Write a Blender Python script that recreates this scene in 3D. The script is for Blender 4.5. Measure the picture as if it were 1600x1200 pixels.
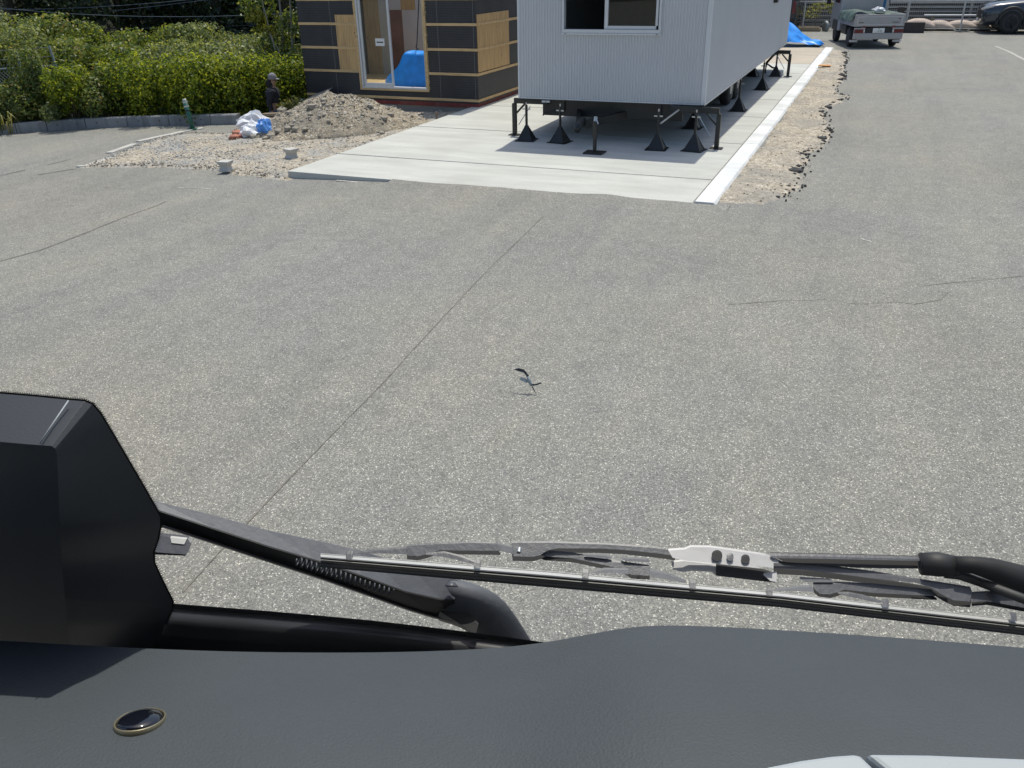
import bpy, bmesh, math, random
import numpy as np
from mathutils import Vector, Matrix
random.seed(7); rng = np.random.default_rng(11)
R = math.radians
for o in list(bpy.data.objects): bpy.data.objects.remove(o)
scn = bpy.context.scene; C = scn.collection
# ------------------------------------------------------------------ camera
H = 2.75                                   # eye height in the lorry cab
F_PX, PIT, ROL, YAW = 1307.33, R(26.646), R(-1.2144), R(-23.1424)
_fw = np.array([math.sin(YAW), math.cos(YAW), 0.]); _rt = np.array([math.cos(YAW), -math.sin(YAW), 0.]); _up = np.array([0, 0, 1.])
CF = _fw*math.cos(PIT) - _up*math.sin(PIT); _U = _fw*math.sin(PIT) + _up*math.cos(PIT)
CR = _rt*math.cos(ROL) + _U*math.sin(ROL); CU = -_rt*math.sin(ROL) + _U*math.cos(ROL)
cam = bpy.data.cameras.new('camera'); camo = bpy.data.objects.new('camera', cam); C.objects.link(camo)
m = Matrix.Identity(4)
for i in range(3): m[i][0] = CR[i]; m[i][1] = CU[i]; m[i][2] = -CF[i]
m[2][3] = H; camo.matrix_world = m
cam.sensor_width = 36; cam.lens = F_PX/1600*36; cam.clip_start = .02; cam.clip_end = 2000
scn.camera = camo
# ------------------------------------------------------------------ light
SUN_AZ, SUN_EL = R(-5.8), R(69.5)          # azimuth clockwise from +Y
w = bpy.data.worlds.new('World'); scn.world = w; w.use_nodes = True
nt = w.node_tree; bg = nt.nodes['Background']; sky = nt.nodes.new('ShaderNodeTexSky')
sky.sky_type = 'NISHITA'; sky.sun_disc = False; sky.sun_elevation = SUN_EL; sky.sun_rotation = SUN_AZ
sky.air_density = 1.0; sky.dust_density = 2.2; sky.ozone_density = 1.0
nt.links.new(sky.outputs[0], bg.inputs[0]); bg.inputs[1].default_value = .15
sl = bpy.data.lights.new('sun', 'SUN'); sl.energy = 3.6; sl.angle = R(.53); sl.color = (1, .95, .845)
so = bpy.data.objects.new('sun', sl); C.objects.link(so)
sd = Vector((math.sin(SUN_AZ)*math.cos(SUN_EL), math.cos(SUN_AZ)*math.cos(SUN_EL), math.sin(SUN_EL)))
so.rotation_euler = sd.to_track_quat('Z', 'Y').to_euler(); so.location = (0, 0, 30)
vs = scn.view_settings; vs.view_transform = 'Standard'; vs.look = 'None'; vs.exposure = 0; vs.gamma = 1; vs.use_curve_mapping = False
scn.render.resolution_x = 1024; scn.render.resolution_y = 768
scn.render.engine = 'CYCLES'
scn.cycles.max_bounces = 10; scn.cycles.transparent_max_bounces = 16

# ------------------------------------------------------------------ measuring helpers
EYE = np.array([0, 0, H])
def ray(px, py): return CF + CR*(px-800)/F_PX - CU*(py-600)/F_PX
PITC = (-12.57, 16.1)
def gz(x, y):
    d = max(0., -5.2-x); z = -.042*d*(d/(d+.6)) if d else 0.
    z = max(z, -.9)
    r2 = ((x-PITC[0])/.6)**2 + ((y-PITC[1])/.5)**2
    if r2 < 4: z -= .6*math.exp(-r2*r2*1.2)
    return z
def G(px, py, dz=0.):
    d = ray(px, py); t = -H/d[2]
    for i in range(40):
        q = d*t; t = (gz(q[0], q[1])+dz-H)/d[2]
    return Vector(d*t+EYE)
def GZ(px, py, z):
    d = ray(px, py); return Vector(d*((z-H)/d[2])+EYE)
def PY(px, py, Y):
    d = ray(px, py); return Vector(d*(Y/d[1])+EYE)
def PX(px, py, X):
    d = ray(px, py); return Vector(d*(X/d[0])+EYE)

# ------------------------------------------------------------------ materials
def nmat(name):
    mt = bpy.data.materials.new(name); mt.use_nodes = True
    n = mt.node_tree; return mt, n, n.nodes['Principled BSDF'], n.links.new
def node(n, typ, **kw):
    a = n.nodes.new(typ)
    for k, v in kw.items(): setattr(a, k, v)
    return a
def ramp(n, stops):
    a = n.nodes.new('ShaderNodeValToRGB'); e = a.color_ramp.elements
    while len(e) < len(stops): e.new(.5)
    for el, (p, c) in zip(e, stops): el.position = p; el.color = (c if len(c) == 4 else tuple(c)+(1,))
    return a
def noise(n, l, co, scale, detail=4, rough=.55):
    a = node(n, 'ShaderNodeTexNoise'); a.inputs['Scale'].default_value = scale
    a.inputs['Detail'].default_value = detail; a.inputs['Roughness'].default_value = rough
    l(co, a.inputs['Vector']); return a
def mixc(n, l, fac, a, b, mode='MIX'):
    x = node(n, 'ShaderNodeMix', data_type='RGBA', blend_type=mode)
    for s, v in ((x.inputs[0], fac), (x.inputs[6], a), (x.inputs[7], b)):
        if isinstance(v, (int, float)): s.default_value = v
        elif isinstance(v, tuple): s.default_value = v if len(v) == 4 else v+(1,)
        else: l(v, s)
    return x.outputs[2]
def bumpn(n, l, bs, h, strength, dist=.01):
    b = node(n, 'ShaderNodeBump'); b.inputs['Strength'].default_value = strength; b.inputs['Distance'].default_value = dist
    l(h, b.inputs['Height']); l(b.outputs[0], bs.inputs['Normal'])
def M(name, col, rough=.6, metal=0., var=.15, vs=6., bump=0., bs=60., spec=.5, dirt=None, dirt_amt=.4, coat=0.):
    mt, n, b, l = nmat(name)
    tc = node(n, 'ShaderNodeTexCoord').outputs['Object']
    nz = noise(n, l, tc, vs)
    rp = ramp(n, [(.3, tuple(c*(1-var) for c in col)), (.7, tuple(min(1, c*(1+var)) for c in col))]); l(nz.outputs[0], rp.inputs[0])
    out = rp.outputs[0]
    if dirt:
        n2 = noise(n, l, tc, vs*.37, 6, .65); r2 = ramp(n, [(.48, (0, 0, 0)), (.7, (dirt_amt,)*3)]); l(n2.outputs[0], r2.inputs[0])
        out = mixc(n, l, r2.outputs[0], out, dirt)
    l(out, b.inputs['Base Color'])
    b.inputs['Roughness'].default_value = rough; b.inputs['Metallic'].default_value = metal
    b.inputs['Specular IOR Level'].default_value = spec; b.inputs['Coat Weight'].default_value = coat
    if bump:
        n3 = noise(n, l, tc, bs, 3); bumpn(n, l, b, n3.outputs[0], bump)
    return mt

def asphalt_mat():
    mt, n, b, l = nmat('asphalt')
    tc = node(n, 'ShaderNodeTexCoord').outputs['Object']
    v = node(n, 'ShaderNodeTexVoronoi'); v.inputs['Scale'].default_value = 175; l(tc, v.inputs['Vector'])
    sep = node(n, 'ShaderNodeSeparateColor'); l(v.outputs['Color'], sep.inputs[0])
    r1 = ramp(n, [(0, (.115, .114, .107)), (.3, (.187, .185, .172)), (.7, (.235, .232, .213)), (.95, (.32, .313, .287)), (.972, (.62, .6, .54))])
    l(sep.outputs[0], r1.inputs[0])
    v2 = node(n, 'ShaderNodeTexVoronoi'); v2.inputs['Scale'].default_value = 66; l(tc, v2.inputs['Vector'])
    s2 = node(n, 'ShaderNodeSeparateColor'); l(v2.outputs['Color'], s2.inputs[0])
    r2 = ramp(n, [(0, (.78,)*3), (.5, (1,)*3), (1, (1.15, 1.14, 1.1))]); l(s2.outputs[1], r2.inputs[0])
    c = mixc(n, l, .8, r1.outputs[0], r2.outputs[0], 'MULTIPLY')
    big = noise(n, l, tc, .55, 7, .6); rb = ramp(n, [(.25, (.86, .87, .89)), (.5, (1, 1, 1)), (.78, (1.1, 1.08, 1.03))]); l(big.outputs[0], rb.inputs[0])
    c = mixc(n, l, 1., c, rb.outputs[0], 'MULTIPLY')
    mid = noise(n, l, tc, 5., 5, .65); rm = ramp(n, [(.3, (.9, .9, .9)), (.7, (1.08, 1.08, 1.07))]); l(mid.outputs[0], rm.inputs[0])
    c = mixc(n, l, 1., c, rm.outputs[0], 'MULTIPLY')
    mp = node(n, 'ShaderNodeMapping'); mp.inputs['Rotation'].default_value = (0, 0, .35); mp.inputs['Scale'].default_value = (1.6, .16, 1); l(tc, mp.inputs[0])
    tk_ = noise(n, l, mp.outputs[0], 1.1, 5, .6); rt2 = ramp(n, [(.36, (.93, .935, .94)), (.5, (1, 1, 1)), (.66, (1.06, 1.05, 1.02))]); l(tk_.outputs[0], rt2.inputs[0])
    c = mixc(n, l, 1., c, rt2.outputs[0], 'MULTIPLY')
    hue = noise(n, l, tc, .21, 4, .55); rh = ramp(n, [(.36, (.985, 1.0, 1.015)), (.62, (1.02, 1., .965))]); l(hue.outputs[0], rh.inputs[0])
    c = mixc(n, l, 1., c, rh.outputs[0], 'MULTIPLY')
    # dusty, sandy stains
    st = noise(n, l, tc, .9, 8, .7); rs = ramp(n, [(.62, (0, 0, 0)), (.8, (.32,)*3)]); l(st.outputs[0], rs.inputs[0])
    c = mixc(n, l, rs.outputs[0], c, (.29, .26, .2))
    l(c, b.inputs['Base Color']); b.inputs['Roughness'].default_value = .82; b.inputs['Specular IOR Level'].default_value = .35
    bumpn(n, l, b, v.outputs['Distance'], .35, .004)
    return mt
def soil_mat(name, a, bcol, grey):
    mt, n, b, l = nmat(name)
    tc = node(n, 'ShaderNodeTexCoord').outputs['Object']
    v = node(n, 'ShaderNodeTexVoronoi'); v.inputs['Scale'].default_value = 38; l(tc, v.inputs['Vector'])
    sp = node(n, 'ShaderNodeSeparateColor'); l(v.outputs['Color'], sp.inputs[0])
    r1 = ramp(n, [(0, a), (.6, bcol), (.9, tuple(min(1, c*1.35) for c in bcol)), (.97, (.6, .57, .5))]); l(sp.outputs[0], r1.inputs[0])
    nz = noise(n, l, tc, 1.1, 7, .65); r2 = ramp(n, [(.46, (0, 0, 0)), (.62, (.75,)*3)]); l(nz.outputs[0], r2.inputs[0])
    c = mixc(n, l, r2.outputs[0], r1.outputs[0], grey)
    n2 = noise(n, l, tc, 9, 6, .7); r3 = ramp(n, [(.3, (.7, .69, .67)), (.65, (1.15,)*3)]); l(n2.outputs[0], r3.inputs[0])
    c = mixc(n, l, .9, c, r3.outputs[0], 'MULTIPLY')
    l(c, b.inputs['Base Color']); b.inputs['Roughness'].default_value = .95; b.inputs['Specular IOR Level'].default_value = .2
    bumpn(n, l, b, n2.outputs[0], .9, .03); return mt
def concrete_mat(name, col, stain=(.3, .29, .27), amt=.35, streak=False):
    mt, n, b, l = nmat(name)
    tc = node(n, 'ShaderNodeTexCoord').outputs['Object']
    mp = node(n, 'ShaderNodeMapping'); mp.inputs['Scale'].default_value = (.5, 2.2, 1); mp.inputs['Rotation'].default_value = (0, 0, .12); l(tc, mp.inputs[0])
    n1 = noise(n, l, mp.outputs[0], 1.6, 8, .62); r1 = ramp(n, [(.3, tuple(c*.86 for c in col)), (.7, tuple(c*1.1 for c in col))]); l(n1.outputs[0], r1.inputs[0])
    n2 = noise(n, l, tc, .8, 7, .6); r2 = ramp(n, [(.45, (0, 0, 0)), (.75, (amt,)*3)]); l(n2.outputs[0], r2.inputs[0])
    c = mixc(n, l, r2.outputs[0], r1.outputs[0], stain)
    n3 = noise(n, l, tc, 90, 3); r3 = ramp(n, [(.3, (.93,)*3), (.7, (1.05,)*3)]); l(n3.outputs[0], r3.inputs[0])
    c = mixc(n, l, 1., c, r3.outputs[0], 'MULTIPLY')
    if streak:
        m2 = node(n, 'ShaderNodeMapping'); m2.inputs['Scale'].default_value = (6, 6, .6); l(tc, m2.inputs[0])
        n4 = noise(n, l, m2.outputs[0], 1., 5, .7); r4 = ramp(n, [(.45, (0, 0, 0)), (.7, (.6,)*3)]); l(n4.outputs[0], r4.inputs[0])
        c = mixc(n, l, r4.outputs[0], c, (.1, .1, .095))
    l(c, b.inputs['Base Color']); b.inputs['Roughness'].default_value = .85; b.inputs['Specular IOR Level'].default_value = .3
    bumpn(n, l, b, n3.outputs[0], .25, .004); return mt
def wood_mat(name, col, axis=(1, 14, 14)):
    mt, n, b, l = nmat(name)
    tc = node(n, 'ShaderNodeTexCoord').outputs['Object']
    mp = node(n, 'ShaderNodeMapping'); mp.inputs['Scale'].default_value = axis; l(tc, mp.inputs[0])
    n1 = noise(n, l, mp.outputs[0], 2.2, 6, .65); r1 = ramp(n, [(.28, tuple(c*.62 for c in col)), (.55, col), (.8, tuple(c*1.2 for c in col))]); l(n1.outputs[0], r1.inputs[0])
    v = node(n, 'ShaderNodeTexVoronoi'); v.inputs['Scale'].default_value = 3.2; l(tc, v.inputs['Vector'])
    r2 = ramp(n, [(.035, (.25, .16, .08)), (.07, (1, 1, 1))]); l(v.outputs['Distance'], r2.inputs[0])
    c = mixc(n, l, .8, r1.outputs[0], r2.outputs[0], 'MULTIPLY')
    l(c, b.inputs['Base Color']); b.inputs['Roughness'].default_value = .75; return mt
def leaf_mat(name, stops, trans=.35, rough=.45):
    mt, n, b, l = nmat(name)
    at = node(n, 'ShaderNodeAttribute'); at.attribute_name = 'rnd'
    rp = ramp(n, stops); l(at.outputs['Fac'], rp.inputs[0]); l(rp.outputs[0], b.inputs['Base Color'])
    b.inputs['Roughness'].default_value = rough; b.inputs['Specular IOR Level'].default_value = .4
    tr = node(n, 'ShaderNodeBsdfTranslucent')
    g = node(n, 'ShaderNodeGamma'); g.inputs[1].default_value = .75; l(rp.outputs[0], g.inputs[0]); 
    tint = mixc(n, l, 1., g.outputs[0], (1., .95, .35), 'MULTIPLY'); l(tint, tr.inputs[0])
    mx = node(n, 'ShaderNodeMixShader'); mx.inputs[0].default_value = trans
    l(b.outputs[0], mx.inputs[1]); l(tr.outputs[0], mx.inputs[2]); l(mx.outputs[0], n.nodes['Material Output'].inputs[0]); return mt
def glass_mat(name, tint=(1, 1, 1), ior=1.5, rough=0., extra=0.):
    mt, n, b, l = nmat(name); n.nodes.remove(b)
    t = node(n, 'ShaderNodeBsdfTransparent'); t.inputs[0].default_value = tuple(tint)+(1,)
    g = node(n, 'ShaderNodeBsdfGlossy'); g.inputs['Roughness'].default_value = rough
    f = node(n, 'ShaderNodeLayerWeight'); f.inputs[0].default_value = .5
    pw = node(n, 'ShaderNodeMath', operation='POWER'); pw.inputs[1].default_value = 5; l(f.outputs['Facing'], pw.inputs[0])
    f0 = ((ior-1)/(ior+1))**2*2+extra
    ma = node(n, 'ShaderNodeMath', operation='MULTIPLY_ADD', use_clamp=True); ma.inputs[1].default_value = 1-f0; ma.inputs[2].default_value = f0; l(pw.outputs[0], ma.inputs[0])
    mx = node(n, 'ShaderNodeMixShader'); l(t.outputs[0], mx.inputs[1]); l(g.outputs[0], mx.inputs[2]); l(ma.outputs[0], mx.inputs[0])
    l(mx.outputs[0], n.nodes['Material Output'].inputs[0]); return mt
def sheet_mat():   # black breathable sheet with a faint printed grid
    mt, n, b, l = nmat('house_wrap')
    tc = node(n, 'ShaderNodeTexCoord').outputs['Object']
    xyz = node(n, 'ShaderNodeSeparateXYZ'); l(tc, xyz.inputs[0])
    sm = node(n, 'ShaderNodeMath', operation='ADD'); l(xyz.outputs[0], sm.inputs[0]); l(xyz.outputs[1], sm.inputs[1])
    outs = []
    for s in (sm.outputs[0], xyz.outputs[2]):
        a = node(n, 'ShaderNodeMath', operation='MULTIPLY'); a.inputs[1].default_value = 1/.05; l(s, a.inputs[0])
        f = node(n, 'ShaderNodeMath', operation='FRACT'); l(a.outputs[0], f.inputs[0])
        g = node(n, 'ShaderNodeMath', operation='LESS_THAN'); g.inputs[1].default_value = .16; l(f.outputs[0], g.inputs[0]); outs.append(g.outputs[0])
    mx = node(n, 'ShaderNodeMath', operation='MAXIMUM'); l(outs[0], mx.inputs[0]); l(outs[1], mx.inputs[1])
    nz = noise(n, l, tc, 2.5, 5); r = ramp(n, [(.3, (.028, .029, .033)), (.7, (.05, .05, .055))]); l(nz.outputs[0], r.inputs[0])
    c = mixc(n, l, mx.outputs[0], r.outputs[0], (.014, .014, .016)); l(c, b.inputs['Base Color'])
    b.inputs['Roughness'].default_value = .55; return mt

def sand_mat():
    mt = M('sand_film', (.36, .33, .27), .95, var=.2, vs=12); n = mt.node_tree; l = n.links.new; b = n.nodes['Principled BSDF']
    tc = node(n, 'ShaderNodeTexCoord').outputs['Object']; nz = noise(n, l, tc, 22, 7, .75); r = ramp(n, [(.5, (0, 0, 0)), (.72, (.55,)*3)]); l(nz.outputs[0], r.inputs[0]); l(r.outputs[0], b.inputs['Alpha']); return mt
MA = dict(
 asphalt=asphalt_mat(), chunk=M('asphalt_broken', (.05, .05, .05), .9, var=.4, vs=30, bump=.8, bs=40),
 crack=M('crack_dirt', (.18, .165, .142), .95, var=.35, vs=20), crackd=M('crack_dark', (.09, .088, .085), .95, var=.4, vs=20),
 paint_old=M('worn_paint', (.42, .4, .36), .9, var=.3, vs=30), sand=sand_mat(),
 soil=soil_mat('gravelly_soil', (.26, .23, .18), (.4, .355, .285), (.3, .31, .31)),
 strip=soil_mat('strip_soil', (.3, .265, .21), (.42, .37, .3), (.29, .275, .245)),
 mound=soil_mat('spoil', (.22, .185, .14), (.33, .285, .215), (.25, .225, .185)),
 stone=leaf_mat('gravel_stone', [(0, (.18, .16, .13)), (.45, (.34, .3, .24)), (.8, (.46, .43, .37)), (1, (.6, .58, .54))], 0., .9),
 stoneb=leaf_mat('blue_gravel', [(0, (.17, .18, .19)), (.5, (.3, .31, .32)), (1, (.48, .49, .5))], 0., .9),
 clod=M('clod', (.31, .28, .23), .95, var=.3, vs=14, bump=.6, bs=30),
 slab=concrete_mat('new_concrete', (.51, .513, .475), (.39, .387, .35), .55), slabb=concrete_mat('beige_concrete', (.46, .4, .32), (.3, .26, .2), .4),
 joint=M('joint', (.07, .07, .07), .9), kerb=concrete_mat('white_kerb', (.74, .75, .74), (.4, .41, .41), .75),
 kerbold=concrete_mat('old_kerb', (.5, .49, .45), (.25, .24, .21), .6), wallc=concrete_mat('retaining_concrete', (.27, .275, .28), (.14, .14, .135), .6, True),
 found=concrete_mat('foundation', (.3, .29, .27), (.16, .15, .13), .5), pier=concrete_mat('pier_block', (.5, .49, .46), (.3, .29, .27), .4),
 wrap=sheet_mat(), batten=wood_mat('batten_wood', (.66, .46, .235), (1, 10, 10)), ply=wood_mat('plywood', (.6, .395, .185), (14, 14, .9)),
 redbase=M('red_sill', (.2, .035, .03), .7, var=.3, vs=9, dirt=(.2, .15, .12)), seam=M('seam_tape', (.13, .13, .135), .5), alu=M('white_aluminium', (.62, .63, .64), .35, .15, var=.04),
 board=M('plasterboard', (.62, .58, .53), .8, var=.08, vs=2), boardb=M('brown_board', (.27, .17, .13), .8, var=.15, vs=3), foam=M('foam_bead', (.55, .46, .27), .9, var=.3, vs=40),
 glass=glass_mat('window_glass', (.9, .94, .92), 1.5, 0., -.04), darkglass=M('dark_glass', (.012, .014, .016), .06, var=.1, spec=.7),
 tarp=M('blue_tarpaulin', (.015, .28, .85), .42, var=.18, vs=5, bump=.5, bs=9), rope=M('strap', (.05, .045, .04), .8),
 siding=M('grey_siding', (.555, .565, .58), .5, var=.03, vs=1.2), trim=M('siding_trim', (.63, .645, .66), .45, var=.03), interior=M('room_panel', (.09, .075, .06), .8),
 black=M('black_steel', (.016, .017, .017), .42, var=.25, vs=7), zinc=M('zinc', (.45, .46, .47), .35, .8), tyre=M('tyre', (.018, .018, .018), .8, var=.3, vs=20), rim=M('steel_rim', (.34, .35, .36), .35, .7),
 silver=M('silver_paint', (.36, .36, .37), .35, .25, var=.04, coat=.3, dirt=(.3, .28, .25), dirt_amt=.2), blackpl=M('black_plastic', (.02, .02, .021), .6), redlens=M('red_lens', (.16, .02, .02), .2, var=.15), whitelens=M('clear_lens', (.6, .6, .6), .15),
 plate=M('number_plate', (.75, .76, .75), .4, var=.02), ink=M('green_ink', (.02, .12, .07), .5), inkb=M('black_ink', (.02, .02, .02), .5), greent=M('green_tarp', (.05, .085, .065), .6, var=.35, vs=7, bump=.6, bs=12), whitec=M('white_cloth', (.7, .71, .73), .8, var=.08), bluep=M('blue_pole', (.01, .11, .26), .4), navy=M('suv_paint', (.03, .04, .055), .22, .35, var=.05, coat=1.), fencew=M('fence_white', (.55, .55, .53), .5, .1, var=.1), slat=wood_mat('grey_slat', (.42, .4, .35), (1, 9, 9)), pink=M('pinkish_shell', (.5, .4, .33), .7, var=.14, vs=4, dirt=(.3, .26, .24)), paleb=M('pale_blue_sheet', (.5, .53, .57), .5), timber=wood_mat('timber', (.25, .2, .14)), orange=M('orange_board', (.62, .3, .1), .7, var=.15),
 hedge=leaf_mat('hedge_leaf', [(0, (.04, .075, .012)), (.4, (.12, .19, .024)), (.75, (.25, .31, .034)), (1, (.42, .45, .05))], .56),
 bush=leaf_mat('bush_leaf', [(0, (.05, .085, .025)), (.45, (.13, .195, .05)), (.8, (.23, .28, .08)), (.95, (.33, .33, .11)), (1, (.42, .25, .1))], .42),
 bushb=leaf_mat('silvery_leaf', [(0, (.07, .105, .045)), (.5, (.18, .23, .095)), (1, (.42, .46, .22))], .48),
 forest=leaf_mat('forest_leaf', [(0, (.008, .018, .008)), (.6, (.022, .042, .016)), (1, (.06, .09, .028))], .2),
 yellowl=leaf_mat('yellow_leaf', [(0, (.1, .13, .02)), (.6, (.3, .3, .04)), (1, (.45, .4, .05))], .4), grass=leaf_mat('grass_blade', [(0, (.05, .07, .02)), (.5, (.13, .16, .04)), (1, (.33, .29, .12))], .3),
 bark=M('bark', (.09, .075, .055), .95, var=.4, vs=12, bump=.6, bs=30), bank=M('shaded_bank_soil', (.014, .018, .009), .95, var=.4, vs=3), twig=M('dead_twig', (.32, .3, .27), .9),
 galv=M('galvanised', (.22, .25, .24), .5, .3, var=.12), wire=M('fence_wire', (.3, .34, .33), .5, .4), cable=M('cable', (.1, .12, .14), .6), bollard=M('green_post', (.015, .1, .075), .45, var=.2, vs=9, dirt=(.2, .2, .18)), refl=M('reflector', (.5, .52, .5), .3),
 bag=M('white_bag', (.74, .75, .77), .5, var=.06, bump=.3, bs=14), bagblue=M('blue_bag', (.09, .28, .7), .5, var=.25, vs=9), terra=M('terracotta', (.36, .15, .1), .85, var=.25, vs=10, bump=.4, bs=30),
 skin=M('skin', (.3, .18, .12), .6, var=.05), jacket=M('navy_jacket', (.012, .014, .022), .85, var=.25, vs=20), jeans=M('jeans', (.08, .14, .26), .85, var=.2, vs=30), cap=M('grey_cap', (.2, .2, .22), .8), hair=M('dark_hood', (.015, .014, .014), .9), boot=M('boots', (.05, .04, .03), .8),
 dash=M('dash_plastic', (.052, .062, .071), .62, var=.05, vs=9, bump=.2, bs=520, spec=.4), housing=M('housing_plastic', (.06, .066, .075), .33, var=.06, bump=.04, bs=500, spec=.5), frit=M('frit', (.004, .004, .004), .4), cabtrim=M('cab_lining', (.045, .045, .047), .8), arm_lit=M('arm_paint_lit', (.1, .108, .126), .5, 0., var=.12, vs=30, bump=.05, bs=200, spec=.3, dirt=(.2, .2, .2), dirt_amt=.3), wiperp=M('wiper_paint', (.062, .067, .08), .42, 0., var=.15, vs=40, bump=.06, bs=200, spec=.45), wiperd=M('wiper_dark', (.01, .01, .011), .7, var=.2, vs=30), steelstrip=M('steel_strip', (.5, .5, .48), .4, .25, var=.1, vs=20), brightm=M('metal_and_glint', (.36, .36, .37), .5, .15, var=.12, vs=30), rubber=M('rubber', (.035, .035, .035), .6), cowl=M('cowl_gloss', (.03, .031, .033), .25, spec=.6), windscreen=glass_mat('windscreen', (.965, .98, .975), 1.18), lens=M('sensor_lens', (.006, .007, .012), .08, spec=.8), brass=M('ring', (.2, .18, .12), .4, .4), palepl=M('pale_trim', (.36, .4, .43), .5, var=.03),
 bird=M('bird_dark', (.02, .025, .032), .5), birdp=M('bird_pale', (.27, .31, .32), .7))

# ------------------------------------------------------------------ object helpers
def tag(o, label=None, cat=None, group=None, kind=None):
    if label: o['label'] = label
    if cat: o['category'] = cat
    if group: o['group'] = group
    if kind: o['kind'] = kind
    return o
def empty(name, loc=(0, 0, 0), rz=0., label=None, cat=None, group=None):
    o = bpy.data.objects.new(name, None); C.objects.link(o); o.location = loc; o.rotation_euler = (0, 0, rz)
    o.empty_display_size = .1; return tag(o, label, cat, group)
def raw(name, V, F, mat, parent=None, smooth=False, attr=None, loc=None):
    me = bpy.data.meshes.new(name)
    V = np.asarray(V, dtype=np.float32)
    if isinstance(F, np.ndarray):
        k = F.shape[1]; me.vertices.add(len(V)); me.vertices.foreach_set('co', V.ravel())
        me.loops.add(F.size); me.loops.foreach_set('vertex_index', F.ravel().astype(np.int32))
        me.polygons.add(len(F)); me.polygons.foreach_set('loop_start', np.arange(0, F.size, k, dtype=np.int32)); me.update(calc_edges=True); me.validate()
    else: me.from_pydata([tuple(v) for v in V.tolist()], [], F)
    if attr is not None:
        a = me.attributes.new('rnd', 'FLOAT', 'FACE'); a.data.foreach_set('value', np.asarray(attr, dtype=np.float32))
    if smooth: me.polygons.foreach_set('use_smooth', [True]*len(me.polygons))
    me.materials.append(MA[mat] if isinstance(mat, str) else mat)
    o = bpy.data.objects.new(name, me); C.objects.link(o)
    if parent: o.parent = parent
    if loc: o.location = loc
    return o
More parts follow.
